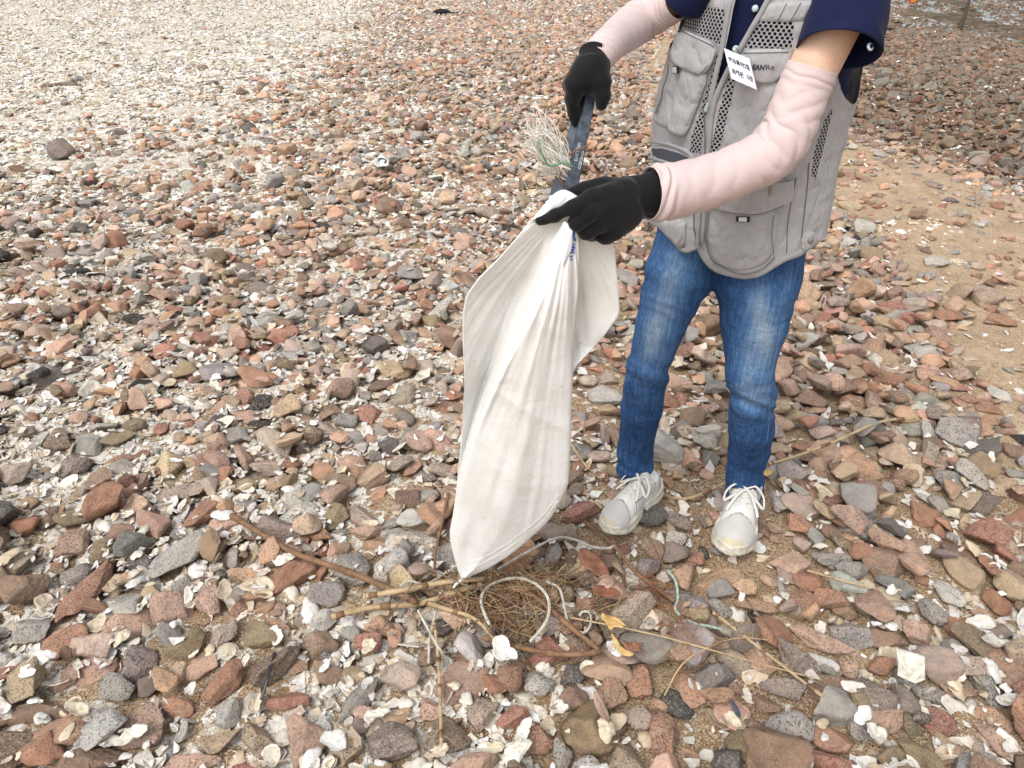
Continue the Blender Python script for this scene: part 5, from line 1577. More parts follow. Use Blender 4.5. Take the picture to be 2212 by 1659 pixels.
# turned hem between the fingers: a doubled lip of cloth
M_HEM = Mat('sack_hem', rough=0.5, spec=0.3); M_HEM.color(M_HEM.ramp(M_HEM.noise(M_HEM.pos(), 30, 3), [(0.3, lin(224, 222, 222)), (0.7, lin(240, 240, 242))])); M_HEM.bump(M_HEM.noise(M_HEM.pos(), 60, 3), 0.4, 0.004)
top = smooth_curve([(1152, 470), (1172, 446), (1196, 420), (1218, 410), (1242, 420), (1262, 436)], 40); bot = smooth_curve([(1150, 474), (1180, 470), (1210, 462), (1230, 452), (1248, 446), (1262, 442)], 40)
V = []
for k in range(40):
    for j, t in enumerate(np.linspace(0, 1, 10)):
        xy = top[k] * (1 - t) + bot[k] * t
        V.append(at(xy[0], xy[1], 1.122 - 0.006 * t + 0.012 * (2 * t - 1) ** 2 * (1 if t < 0.5 else 0.3) + 0.003 * math.sin(k * 0.35 + t * 3)))
V = np.array(V); W = V + np.array([0, 0.004, -0.001])
F = []
for k in range(39):
    for j in range(9):
        a = k * 10 + j; F += [(a, a + 1, a + 11, a + 10), (400 + a, 400 + a + 10, 400 + a + 11, 400 + a + 1)]
for k in range(39): F += [(k * 10, k * 10 + 10, 400 + k * 10 + 10, 400 + k * 10), (k * 10 + 9, 400 + k * 10 + 9, 400 + k * 10 + 19, k * 10 + 19)]
part('hem', V, F + [], M_HEM.m, sack) if False else part('hem', np.vstack([V, W]), F, M_HEM.m, sack)
# small folded flap under the finger
fv = [(1218, 478), (1238, 490), (1234, 540), (1216, 572), (1186, 534)]
C2 = np.array([sack_pt(x, y, 0.010 if k in (0, 1) else 0.006) for k, (x, y) in enumerate(fv)])
V = np.vstack([C2, C2 + [0, 0.003, 0]]); n5 = len(fv)
part('fold', V, [tuple(range(n5))[::-1], tuple(range(n5, 2 * n5))] + [(k, (k + 1) % n5, n5 + (k + 1) % n5, n5 + k) for k in range(n5)], M_HEM.m, sack, False)
# sewn bottom: two rows of thread and a tail of string
M_THREAD = Mat('white_thread', lin(222, 221, 218), 0.8)
for dy in (-8, -20):
    L = smooth_curve([(1010, 1238 + dy), (1064, 1214 + dy), (1120, 1176 + dy), (1172, 1134 + dy), (1205, 1090 + dy)], 50)
    C = np.array([sack_pt(x, y, 0.001) for x, y in L]); C[1:-1] = (C[:-2] + C[1:-1] + C[2:]) / 3
    V, F = tube(C, 0.0007, 5); part('stitching', V, F, M_THREAD.m, sack)
V, F = tube(smooth_curve([sack_pt(1000, 1244), at(996, 1254, tip[1] - 0.066), at(985, 1262, tip[1] - 0.066), at(980, 1270, tip[1] - 0.066)], 14), np.linspace(0.002, 0.004, 14), 6); part('string_tail', V, F, M_THREAD.m, sack)
# blue print seen edge-on along a fold
M_BLUE = Mat('blue_print', lin(58, 104, 190), 0.7)
r5 = np.random.default_rng(5)
mb = MB()
for (x0, y0, x1, y1) in [(1230, 486, 1238, 500), (1226, 492, 1232, 498), (1232, 500, 1243, 512), (1229, 506, 1236, 514), (1238, 514, 1244, 521), (1231, 516, 1236, 522), (1238, 526, 1243, 530),
        (1232, 533, 1242, 537), (1235, 538, 1240, 543), (1232, 544, 1242, 547), (1230, 541, 1233, 549), (1231, 553, 1238, 555.5), (1233, 558, 1237, 563)]:
    c = np.array([sack_pt(x, y, 0.0022) for x, y in ((x0, y0), (x1, y0 + r5.uniform(-2, 2)), (x1 + r5.uniform(-2, 1), y1), (x0 + r5.uniform(-1, 2), y1))])
    mb.add(np.vstack([c, c + [0, 0.001, 0]]), [(3, 2, 1, 0), (4, 5, 6, 7), (0, 1, 5, 4), (1, 2, 6, 5), (2, 3, 7, 6), (3, 0, 4, 7)])
V, F = mb.get(); part('print', V, F, M_BLUE.m, sack, False)

# ================================================================== tongs
M_STEEL = Mat('black_enamel_steel', lin(52, 56, 62), 0.28, 0.5, 0.0)
M_STEEL.rough(M_STEEL.ramp(M_STEEL.noise(M_STEEL.pos(), 60, 4), [(0.3, (0.18,) * 3), (0.7, (0.42,) * 3)]))
M_STEEL.color(M_STEEL.ramp(M_STEEL.noise(M_STEEL.pos(), 90, 3), [(0.35, lin(52, 58, 66)), (0.7, lin(86, 97, 110))]))
def channel(a, b, ux, w0, w1, dep, th, mat, name, parent):
    """a U-shaped bar from a to b: flat face towards ux x axis, two side walls"""
    ax = (b - a); L = np.linalg.norm(ax); ax = ax / L
    ux = ux - ax * (ux @ ax); ux /= np.linalg.norm(ux); fz = np.cross(ax, ux)
    if fz @ FWD > 0: fz = -fz
    be = 0.0018
    prof = [(-.5, -1, 0, 0), (-.5, 0, 0, -be), (-.5, 0, be, 0), (.5, 0, -be, 0), (.5, 0, 0, -be), (.5, -1, 0, 0), (.5, -1, -th, 0), (.5, 0, -th, -th), (-.5, 0, th, -th), (-.5, -1, th, 0)]
    V, F = [], []
    ns = 14; n = len(prof)
    for k in range(ns):
        t = k / (ns - 1); w = w0 + (w1 - w0) * t; d = dep * (0.75 + 0.25 * math.sin(math.pi * min(1, t * 1.1)))
        for px_, pz_, ox, oz in prof: V.append(a + ax * L * t + ux * (px_ * w + ox) + fz * (pz_ * d + oz))
    for k in range(ns - 1):
        for j in range(n):
            p0, p1 = k * n + j, k * n + (j + 1) % n
            F.append((p0, p1, p1 + n, p0 + n))
    F += [tuple(range(n))[::-1], tuple((ns - 1) * n + j for j in range(n))]
    o = part(name, np.array(V), F, mat, parent, False)
    return o, ax, ux, fz, L
ta, tb_ = at(1279, 196, 1.262), at(1231, 425, 1.190)
tongs = empty('litter_tongs', tuple(tb_))
tag(tongs, 'black steel litter tongs with two bars held upright above the sack', 'tongs')
arm1, ax1, ux1, fz1, L1 = channel(ta, tb_, RGT + 0.15 * FWD, 0.0180, 0.0235, 0.013, 0.0012, M_STEEL.m, 'tong_arm', tongs)
la, lb = at(1261, 196, 1.280), at(1200, 424, 1.222)
channel(la, lb, RGT - 0.25 * FWD, 0.0140, 0.0220, 0.012, 0.0012, M_STEEL.m, 'tong_arm', tongs)
V, F = tube(smooth_curve([ta + ax1 * 0.01, ta - ax1 * 0.020 + FWD * 0.008, (ta + la) / 2 - ax1 * 0.03 + FWD * 0.012, la - ax1 * 0.02, la + ax1 * 0.01], 20), 0.004, 8, True, None, 0.009); part('spring_bend', V, F, M_STEEL.m, tongs)
# worn white lettering on the near bar, running along it, and a small oval emblem
M_TWHITE = Mat('worn_white_print', lin(196, 200, 206), 0.6)
V, F = text_mesh('ENUORI', False)
V = V - [V[:, 0].min(), 0, 0]; V /= V[:, 0].max()
c0_ = at(1258, 312, 1.2285); 
along = -ax1
base_ = ta + ax1 * (L1 * 0.66)
W = base_ + fz1 * 0.0009 + (V[:, 0] * 0.030)[:, None] * along + ux1[None, :] * (-0.006 + V[:, 1] * 0.030)[:, None]
part('lettering', W, F, M_TWHITE.m, tongs, False)
for k, (o1, o2, r1) in enumerate(((0.002, 0.0062, 0.004), (0.012, 0.0064, 0.003), (-0.006, 0.0060, 0.004))):
    th_ = np.linspace(0, 2 * np.pi, 22); C = np.array([base_ + fz1 * 0.0006 + along * (o1 + math.cos(a) * 0.006) + ux1 * (o2 + math.sin(a) * r1 * 0.45) for a in th_])
    V, F = tube(C, 0.0005, 5); part('emblem', V, F, M_TWHITE.m, tongs)

# ================================================================== frayed rope in the tongs
def strands(n, root, tipf, r, seed, spread=0.004, curl=0.010, pts=9, seg=4, thin=0.5):
    rr = np.random.default_rng(seed); mb = MB()
    for k in range(n):
        e = tipf(rr); a = root + rr.normal(0, spread * 0.5, 3)
        t = np.linspace(0, 1, pts)[:, None]
        C = a * (1 - t) + e * t + np.sin(t * np.pi) * rr.normal(0, curl, 3) + np.sin(t * 2 * np.pi) * rr.normal(0, curl * 0.5, 3) + np.cumsum(rr.normal(0, curl * 0.08, (pts, 3)), 0) * t
        V, F = tube(smooth_curve(C, pts + 6), np.linspace(r, r * thin, pts + 6), seg, False)
        mb.add(V, F)
    return mb.get()
M_FIB = Mat('cream_rope_fibre', lin(214, 200, 172), 0.85); M_FIB.color(M_FIB.ramp(M_FIB.noise(M_FIB.pos(), 70, 2), [(0.3, lin(238, 228, 208)), (0.6, lin(250, 247, 240))]))
M_GREEN = Mat('green_twine', lin(86, 150, 108), 0.75)
root_r = at(1232, 372, 1.225)
rope = empty('frayed_rope', tuple(root_r))
tag(rope, 'frayed tuft of cream rope fibres with a green thread gripped by the tongs', 'rope')
ax_r = at(1150, 290, 1.20) - root_r
sd_r = np.cross(ax_r / np.linalg.norm(ax_r), FWD); sd_r /= np.linalg.norm(sd_r)
def tip_fn(rr):
    t = rr.uniform(0.70, 1.22); p = root_r + ax_r * t
    return p + sd_r * rr.normal(0, 0.019) * t + FWD * rr.normal(0, 0.010) + np.array([0, 0, 0.006]) * t
V, F = strands(110, root_r, tip_fn, 0.0010, 31, 0.010, 0.009); part('fibres', V, F, M_FIB.m, rope)
V, F = strands(34, root_r, lambda rr: root_r + ax_r * rr.uniform(0.45, 1.0) + sd_r * rr.normal(0, 0.011) + FWD * rr.normal(-0.004, 0.006), 0.0021, 32, 0.010, 0.006); part('yarns', V, F, M_FIB.m, rope)
V, F = strands(9, root_r, lambda rr: at(rr.uniform(1112, 1150), rr.uniform(262, 325), 1.19), 0.0006, 36, 0.01, 0.014); part('loose_threads', V, F, M_FIB.m, rope)
V, F = tube(smooth_curve([at(1162, 303, 1.175), at(1167, 318, 1.172), at(1172, 336, 1.172), at(1184, 356, 1.178), at(1200, 357, 1.18), at(1216, 352, 1.19), at(1236, 356, 1.195)], 40), 0.0013, 6); part('green_thread', V, F, M_GREEN.m, rope)
M_TWIG = Mat('reddish_twig', lin(126, 88, 70), 0.8)
tw = empty('twig', tuple(at(1252, 322, 1.21)))
tag(tw, 'short reddish twig caught across the near bar of the tongs', 'twig')
V, F = tube(smooth_curve([at(1230, 334, 1.212), at(1244, 326, 1.212), at(1258, 320, 1.213), at(1274, 310, 1.214)], 20), np.linspace(0.0018, 0.0012, 20), 6); part('stem', V, F, M_TWIG.m, tw)
tw = empty('twig', tuple(at(1214, 388, 1.2)))
tag(tw, 'thin branching twig hanging below the frayed rope beside the tongs', 'twig')
V, F = tube(smooth_curve([at(1216, 364, 1.20), at(1208, 384, 1.20), at(1214, 394, 1.195), at(1224, 402, 1.195)], 20), np.linspace(0.0014, 0.0008, 20), 5); part('stem', V, F, M_TWIG.m, tw)
V, F = tube(smooth_curve([at(1210, 384, 1.20), at(1214, 392, 1.20), at(1212, 402, 1.20)], 12), 0.0008, 5); part('side_shoot', V, F, M_TWIG.m, tw)
# ================================================================== litter and drift on the stones
def gpath(pts, r, lift=0.0, n=40, stiff=0.7, free=None):
    L = smooth_curve(pts, n)
    G = gnd(L[:, 0], L[:, 1], 0.02)
    z = hm_at(G[:, 0], G[:, 1], 1) + r + lift
    k = max(3, int(n * 0.12)); P = np.pad(z, k, mode='edge')
    zm = np.array([P[i:i + 2 * k + 1].max() for i in range(n)]) * stiff + z * (1 - stiff)
    zs_ = np.convolve(np.pad(zm, k, mode='edge'), np.ones(2 * k + 1) / (2 * k + 1), 'valid')
    # keep the place in the picture while the stem lies higher
    rr = ray(L[:, 0], L[:, 1]); t = (zs_ - CAM_H) / rr[:, 2]
    return CAMP + rr * t[:, None]

def cane_material(name, a, b):
    m = Mat(name, rough=0.6, spec=0.3)
    p = m.pos()
    c = m.ramp(m.noise(p, 24, 4, 0.65), [(0.3, lin(*a)), (0.7, lin(*b))])
    c = m.mix(m.math('MULTIPLY', m.math('GREATER_THAN', m.noise(p, 130, 2), 0.64), 0.5), c, lin(84, 62, 44))
    m.color(c); m.bump(m.noise(p, 260, 3), 0.5, 0.002)
    return m.m
M_STRAW = cane_material('straw_cane', (158, 134, 102), (194, 170, 134)); M_CANEB = cane_material('brown_cane', (104, 76, 56), (144, 112, 84)); M_GREYT = cane_material('grey_twig', (96, 82, 72), (140, 122, 104))

def cane(name, pts, rpx, mat, label, cat, lift=0.0, nodes=0, taper=0.7, group=None, n=44):
    C = gpath(pts, 0.004, lift, n)
    r = rpx * 0.86 * ppm(C[len(C) // 2])
    rad = np.linspace(r, r * taper, n)
    if nodes:
        for k in np.linspace(0.06, 0.94, nodes):
            rad = rad * (1 + 0.22 * np.exp(-((np.linspace(0, 1, n) - k) / 0.012) ** 2))
    root = empty(name, tuple(C[0])); tag(root, label, cat, group); rr0 = np.random.default_rng(int(pts[0][0]))
    V, F = tube(C, rad * (1 + 0.05 * np.sin(np.arange(n) * 1.3) + rr0.normal(0, 0.05, n)), 10); part('stem', V, F, mat, root)
    rr = np.random.default_rng(int(pts[0][0]) + int(pts[0][1]))
    for k in (np.linspace(0.06, 0.94, nodes) if nodes else ()):
        i = int(k * (n - 1)); V, F = tube(C[max(i - 1, 0):i + 2], rad[i] * 1.10, 10, True); part('node', V, F, M_CANEB, root)
    if rpx > 3.2:
        mb = MB()
        for _ in range(7 + 2 * nodes):                # torn sheath and rootlets
            i = rr.integers(2, n - 3); d = rr.normal(0, 1, 3); d[2] = abs(d[2]) * 0.5; d /= np.linalg.norm(d)
            e = C[i] + d * rr.uniform(0.012, 0.035) + (C[i + 2] - C[i]) * rr.uniform(0, 2)
            V, F = tube(smooth_curve([C[i], (C[i] + e) / 2 + rr.normal(0, 0.004, 3), e], 7), np.linspace(0.0011, 0.0005, 7), 4, False); mb.add(V, F)
        V, F = mb.get(); part('rootlets', V, F, mat, root)
    return root
GRP = 'dry reeds and twigs in the drift pile'
cane('reed', [(500, 1113), (560, 1150), (640, 1196), (720, 1224), (790, 1250), (850, 1276), (900, 1302)], 7.5, M_CANEB, 'long brown rooty reed slanting from the upper left into the pile', 'reed', 0.004, 6, 1.0, GRP)
cane('reed', [(789, 1288), (886, 1272), (957, 1258), (1011, 1253), (1061, 1249)], 7, M_STRAW, 'tan reed stem just below the tip of the sack', 'reed', 0.012, 4, 0.8, GRP)
cane('reed', [(716, 1333), (796, 1313), (886, 1306), (925, 1299), (993, 1276), (1040, 1262)], 7.5, M_STRAW, 'thick pale straw reed with a broken end pointing left', 'reed', 0.018, 5, 0.9, GRP)
cane('reed', [(915, 1299), (964, 1316), (1014, 1331), (1043, 1352), (1063, 1378)], 6.5, M_STRAW, 'golden rooty reed curving down to the big oyster shell', 'reed', 0.016, 4, 0.5, GRP)
cane('reed', [(1090, 1272), (1129, 1275), (1150, 1286), (1189, 1316), (1243, 1363), (1294, 1404)], 7.5, M_CANEB, 'brown reed bent over the right side of the pile', 'reed', 0.014, 5, 0.8, GRP)
cane('reed', [(1296, 1408), (1225, 1414), (1136, 1402), (1085, 1389), (1043, 1377)], 7, M_CANEB, 'broken-off length of brown reed lying level below the pile', 'reed', 0.010, 4, 0.95, GRP)
cane('reed', [(968, 1067), (957, 1120), (941, 1191), (939, 1245)], 4.2, M_CANEB, 'thin upright reed stalk at the left edge of the sack', 'reed', 0.006, 3, 0.8, GRP)
cane('reed', [(938, 1345), (947, 1424), (950, 1495), (954, 1613)], 4.2, M_STRAW, 'thin straw stalk running from the pile to the bottom edge', 'reed', 0.006, 4, 1.1, GRP)
cane('twig', [(893, 1259), (843, 1331), (814, 1385)], 2.4, M_GREYT, 'thin grey twig leaning left out of the pile', 'twig', 0.03, 0, 0.7, GRP)
cane('twig', [(900, 1214), (993, 1259), (1082, 1288), (1171, 1349)], 2.4, M_GREYT, 'thin grey twig lying across the top of the pile', 'twig', 0.034, 0, 0.6, GRP)
cane('reed', [(1262, 1126), (1325, 1177), (1379, 1241), (1457, 1299)], 5, M_CANEB, 'straight brown reed from the left sneaker to the lower right', 'reed', 0.006, 4, 0.9, GRP)
cane('straw', [(1232, 1334), (1350, 1357), (1457, 1382), (1625, 1429), (1775, 1469)], 2.5, M_STRAW, 'very long thin yellow straw stretching right from the pile', 'straw', 0.010, 0, 0.6, GRP, 60)
cane('reed', [(1540, 1323), (1600, 1368), (1658, 1413), (1779, 1506)], 4.4, M_STRAW, 'tan reed lying beside the grey twig at the lower right', 'reed', 0.004, 4, 0.8, GRP)
cane('twig', [(1609, 1291), (1666, 1364), (1727, 1449), (1787, 1485)], 2.8, M_GREYT, 'grey twig lying beside the tan reed at the lower right', 'twig', 0.008, 3, 0.6, GRP)
cane('vine', [(1435, 1502), (1476, 1433), (1544, 1392), (1600, 1378), (1658, 1382)], 2.0, M_STRAW, 'thin tan vine arching over stones right of the pile', 'vine', 0.008, 0, 0.7, GRP)
cane('straw', [(1743, 1232), (1808, 1251), (1874, 1269)], 3.5, M_STRAW, 'short flat straw piece lying right of the sneakers', 'straw', 0.004, 0, 0.5, GRP)
cane('straw', [(1978, 903), (1900, 912), (1800, 955), (1720, 985), (1660, 1003), (1590, 1032), (1500, 1073), (1460, 1076), (1405, 1070)], 3.8, M_STRAW, 'long straw stalk passing behind both ankles', 'straw', 0.004, 5, 0.9, GRP, 70)
cane('straw', [(1233, 958), (1265, 1005), (1300, 1037)], 3.0, M_STRAW, 'short straw between the sack and the left sneaker', 'straw', 0.006, 0, 0.8, GRP)
cane('straw', [(1560, 1033), (1600, 1034), (1640, 1030)], 2.6, M_STRAW, 'thin straw touching the back of the right ankle', 'straw', 0.006, 0, 0.8, GRP)
cane('twig', [(1390, 1140), (1420, 1196), (1446, 1250)], 2.6, M_CANEB, 'thin brown twig below the pale blocky stone', 'twig', 0.006, 0, 0.6, GRP)

# dry roots heaped together
rr = np.random.default_rng(77)
def tangle(name, cx, cy, rx, ry, n, hmax, r, mats, label, cat, ln=(0.05, 0.16)):
    c = gnd(np.array(float(cx)), np.array(float(cy)), 0.02); root = empty(name, tuple(c)); tag(root, label, cat)
    mbs = [MB() for _ in mats]
    for k in range(n):
        a, q = rr.uniform(0, 2 * np.pi), math.sqrt(rr.uniform())
        g = gnd(np.array(cx + rx * q * math.cos(a)), np.array(cy + ry * q * math.sin(a)), 0.02)
        L = rr.uniform(*ln); d = rr.normal(0, 1, 3); d[0] *= 1.7; d[2] *= 0.22; d /= np.linalg.norm(d)
        z0 = float(hm_at(g[0], g[1], 1)) + rr.uniform(0, hmax) * (1 - 0.7 * q)
        p = np.array([g[0], g[1], z0]); pts = [p - d * L / 2]
        for j in range(5):
            d = d + rr.normal(0, 0.28, 3) * [1, 1, 0.4]; d /= np.linalg.norm(d); pts.append(pts[-1] + d * L / 5)
        C = smooth_curve(pts, 12); C[:, 2] = np.maximum(C[:, 2], hm_at(C[:, 0], C[:, 1]) + 0.0015)
        V, F = tube(C, np.linspace(r, r * 0.5, 12) * rr.uniform(0.6, 1.4), 4, False); mbs[k % len(mats)].add(V, F)
    for m_, mb in zip(mats, mbs):
        V, F = mb.get(); part('strands', V, F, m_, root)
    return root
M_ROOT = cane_material('dry_root', (128, 98, 68), (168, 136, 98))
tangle('root_tangle', 1085, 1292, 120, 62, 330, 0.05, 0.0012, [M_ROOT, M_STRAW, M_CANEB], 'heap of tangled thin dry roots under the tip of the sack', 'roots')
tangle('straw_litter', 1150, 1296, 190, 84, 150, 0.016, 0.0009, [M_STRAW, M_ROOT, M_GREYT], 'flat scatter of dry straw bits round the root heap', 'straw', (0.06, 0.20))
tangle('root_wisp', 1180, 1240, 60, 26, 60, 0.02, 0.0009, [M_CANEB, M_ROOT], 'loose dry rootlets right of the sack tip', 'roots')
M_NEEDLE = cane_material('pine_needle', (132, 82, 56), (168, 112, 78))
tangle('pine_needles', 1400, 1275, 40, 50, 46, 0.012, 0.0008, [M_NEEDLE], 'reddish pine needles on stones below the left sneaker', 'pine needles', (0.06, 0.13))
tangle('grass_wisp', 1470, 1400, 40, 60, 40, 0.01, 0.0007, [M_NEEDLE, M_ROOT], 'thin dry grass wisps right of the yellow leaf', 'grass', (0.06, 0.14))

# ropes: three strands laid round each other
M_ROPE = Mat('white_rope', lin(222, 217, 204), 0.8); M_ROPE.color(M_ROPE.ramp(M_ROPE.noise(M_ROPE.pos(), 60, 3), [(0.3, lin(172, 163, 145)), (0.65, lin(206, 202, 192))]))
M_TEAL = Mat('teal_rope_strand', lin(128, 186, 176), 0.8)
def rope_obj(name, pts, r, label, lift=0.0, n=150, mats=None, pitch=0.022, fray=False):
    C = gpath(pts, r, lift, 60, 0.5); C = smooth_curve(C[::3], n)
    al = np.r_[0, np.cumsum(np.linalg.norm(np.diff(C, axis=0), axis=1))]
    T_, A_f, B_f = frames(C)
    root = empty(name, tuple(C[0])); tag(root, label, 'rope', 'pieces of rope in the drift pile')
    for k in range(3):
        ph = al / pitch * 2 * np.pi + k * 2 * np.pi / 3
        D = C + (np.cos(ph) * r * 0.62)[:, None] * A_f + (np.sin(ph) * r * 0.62)[:, None] * B_f
        V, F = tube(D, r * 0.50, 6); part('strand', V, F, (mats or [M_ROPE.m] * 3)[k], root)
    if fray:
        d = (C[-1] - C[-6]); d /= np.linalg.norm(d)
        V, F = strands(36, C[-1], lambda q: C[-1] + d * q.uniform(0.03, 0.08) + q.normal(0, 0.012, 3) * [1, 1, 0.3], 0.0007, 40, 0.005, 0.006); part('frayed_end', V, F, M_ROPE.m, root)
    return root
z5 = lambda L: [(671.5 + .3571 * x, 1066.5 + .3571 * y) for x, y in L]
z6 = lambda L: [(1382.5 + .4048 * x, 987.5 + .4048 * y) for x, y in L]
rope_obj('rope', z5([(1080, 790), (1030, 650), (1090, 550), (1250, 510), (1380, 560), (1440, 650), (1430, 760), (1370, 850), (1310, 910)]), 0.0038, 'white twisted rope in a round loop over the root heap', 0.030)
rope_obj('rope', z5([(1130, 460), (1280, 370), (1480, 270), (1600, 280), (1700, 320), (1800, 330), (1832, 308), (1815, 285)]), 0.0036, 'white twisted rope curving right from behind the sack tip', 0.010)
rope_obj('rope', z5([(1420, 530), (1500, 570), (1530, 660), (1560, 780), (1640, 840), (1690, 800), (1690, 725), (1645, 715), (1620, 750)]), 0.0030, 'thinner white cord hooked at its end, right of the round loop', 0.016)
rope_obj('rope', z5([(650, 705), (700, 800), (755, 900), (800, 975)]), 0.0034, 'white rope with a frayed end hanging below the pale reed', 0.014, 90, None, 0.014, True)
rope_obj('rope', z5([(765, 690), (735, 800), (718, 900), (712, 1040)]), 0.0030, 'short straight white rope beside the frayed rope end', 0.008, 90)
rope_obj('rope', z5([(540, 560), (600, 530), (700, 545), (830, 470), (900, 430)]), 0.0028, 'grey-white cord passing under the pale reed to the sack tip', 0.006, 90)
rope_obj('rope', z6([(150, 605), (190, 660), (203, 750), (188, 805), (215, 850)]), 0.0034, 'upright piece of teal and white rope below the right sneaker', 0.004, 80, [M_ROPE.m, M_TEAL.m, M_ROPE.m])
rope_obj('rope', z6([(262, 872), (300, 892), (360, 902), (440, 920)]), 0.0034, 'level piece of teal and white rope with a frayed end', 0.006, 80, [M_ROPE.m, M_TEAL.m, M_ROPE.m], 0.016, True)
rope_obj('string', [(1770, 664), (1773, 650), (1780, 640), (1784, 645), (1778, 662)], 0.0022, 'small white string loop on a rock right of the knee', 0.012, 60)

# leaves, scraps
def sheet(name, poly, mat, label, cat, lift=0.008, curl=0.010, step=5.0, th=0.0007, seed=1, vein=None, rnd=1, wav=70):
    B = resample(round_poly(poly, rnd) if rnd else np.array(poly, float), step); lo, hi = B.min(0), B.max(0)
    g = np.stack(np.meshgrid(np.arange(lo[0], hi[0], step), np.arange(lo[1], hi[1], step)), -1).reshape(-1, 2); g = g[poly_sd(g, B) < -step * 0.5]
    P2 = np.vstack([B, g]); nb = len(B)
    vs_, es_, fs_, *_ = delaunay_2d_cdt([Vector(p) for p in P2], [(i, (i + 1) % nb) for i in range(nb)], [], 1, 1e-4)
    V2 = np.array([v[:] for v in vs_]); c = B.mean(0)
    gc = gnd(np.array(c[0]), np.array(c[1]), 0.02); hq = hm_at(*gnd(V2[:, 0], V2[:, 1], 0.02)[:, :2].T, 2); z0 = float(np.max(hq) * 0.85 + np.mean(hq) * 0.15) + lift * 0.6
    size = np.linalg.norm(hi - lo) / 2
    q = (V2 - c) / size
    z = z0 + curl * ((q ** 2).sum(1) - 0.4) + 0.35 * curl * np.sin(q[:, 0] * 5 + seed) + 0.3 * curl * vnoise(np.c_[q * 4, 0 * q[:, 0]], 1.0, seed)
    if vein is not None:
        d = np.abs((V2 - np.array(vein[0])) @ np.array([-(vein[1][1] - vein[0][1]), vein[1][0] - vein[0][0]]) / np.linalg.norm(np.array(vein[1]) - np.array(vein[0])))
        z = z - 0.004 * np.exp(-(d / 3.0) ** 2)
    r = ray(V2[:, 0], V2[:, 1]); V = CAMP + r * ((z - CAM_H) / r[:, 2])[:, None]
    W = V - [0, 0, th]; n = len(V); F = [tuple(f) for f in fs_]
    cnt = {(f[i], f[(i + 1) % 3]) for f in F for i in range(3)}
    F2 = [tuple(i + n for i in f[::-1]) for f in F] + [(e[1], e[0], e[0] + n, e[1] + n) for e in cnt if (e[1], e[0]) not in cnt]
    o = empty(name, tuple(gc)); tag(o, label, cat)
    part('blade' if cat == 'leaf' else 'sheet', np.vstack([V, W]), F + F2, mat, o)
    if vein is not None:
        Lp = np.array([np.array(vein[0]) * (1 - t) + np.array(vein[1]) * t for t in np.linspace(0, 1, 14)])
        k = [np.argmin(((V2 - p) ** 2).sum(1)) for p in Lp]; Vv, Fv = tube(np.array([V[i] + [0, 0, 0.0006] for i in k]), 0.0009, 5); part('midrib', Vv, Fv, M_CANEB, o)
    return o
def leaf_mat(name, a, b):
    m = Mat(name, rough=0.65, spec=0.3); m.color(m.ramp(m.noise(m.pos(), 60, 4, 0.65), [(0.3, lin(*a)), (0.7, lin(*b))])); m.bump(m.noise(m.pos(), 160, 3), 0.4, 0.002); return m.m
LB, LY, LG, LR = leaf_mat('brown_leaf', (120, 80, 62), (156, 110, 88)), leaf_mat('yellow_leaf', (188, 152, 92), (216, 184, 124)), leaf_mat('greyish_leaf', (140, 116, 102), (168, 144, 130)), leaf_mat('red_brown_leaf', (112, 70, 54), (146, 96, 74))
sheet('leaf', z5([(1632, 320), (1700, 345), (1755, 385), (1790, 440), (1812, 500), (1770, 522), (1700, 470), (1640, 430), (1610, 380)]), LB, 'broad flat brown leaf right of the sack tip', 'leaf', 0.012, 0.012, 5, 0.0007, 3, z5([(1635, 335), (1795, 505)]))
sheet('leaf', z5([(1700, 560), (1760, 550), (1860, 580), (1870, 610), (1800, 625), (1710, 610)]), LR, 'dark red-brown leaf below the broad brown leaf', 'leaf', 0.008, 0.010, 5, 0.0007, 4, z5([(1705, 585), (1865, 598)]))
sheet('leaf', z5([(1757, 715), (1800, 735), (1850, 745), (1905, 790), (1890, 815), (1840, 800), (1810, 830), (1785, 780), (1755, 750)]), LY, 'pale yellow lobed leaf right of the white cord', 'leaf', 0.014, 0.010, 4, 0.0007, 5, z5([(1765, 725), (1895, 805)]), 1)
sheet('leaf', z5([(1812, 835), (1850, 870), (1880, 930), (1965, 965), (1940, 985), (1880, 975), (1850, 940), (1830, 890)]), LY, 'curled yellow strip of leaf below the pale yellow leaf', 'leaf', 0.014, 0.012, 4, 0.0007, 6)
sheet('leaf', z5([(1880, 880), (1930, 905), (1960, 880), (1975, 905), (2015, 900), (1990, 930), (2020, 955), (1960, 950), (1930, 960), (1900, 930)]), LB, 'brown lobed oak leaf beside the curled yellow strip', 'leaf', 0.010, 0.010, 4, 0.0007, 7, None, 0)
sheet('leaf', z5([(1712, 1185), (1740, 1210), (1780, 1270), (1805, 1340), (1812, 1405), (1775, 1370), (1730, 1310), (1708, 1250)]), LG, 'pointed greyish leaf standing near the bottom centre right', 'leaf', 0.014, 0.012, 4, 0.0007, 8, z5([(1714, 1195), (1808, 1395)]))
sheet('leaf', z6([(655, 70), (690, 62), (712, 78), (690, 98), (660, 100)]), LY, 'small orange-brown leaf beside the right ankle', 'leaf', 0.008, 0.006, 4, 0.0006, 9)
sheet('leaf', z6([(478, 1290), (500, 1300), (530, 1350), (540, 1395), (515, 1385), (490, 1340)]), leaf_mat('dark_leaf', (66, 68, 76), (92, 94, 102)), 'small dark slate-grey leaf at the bottom right of centre', 'leaf', 0.012, 0.006, 4, 0.0006, 10)
M_SCRAP = Mat('white_scrap', lin(236, 233, 220), 0.5, 0.4); M_SCRAP.color(M_SCRAP.ramp(M_SCRAP.noise(M_SCRAP.pos(), 70, 5, 0.7), [(0.32, lin(176, 162, 136)), (0.50, lin(222, 218, 204)), (0.8, lin(232, 230, 220))]))
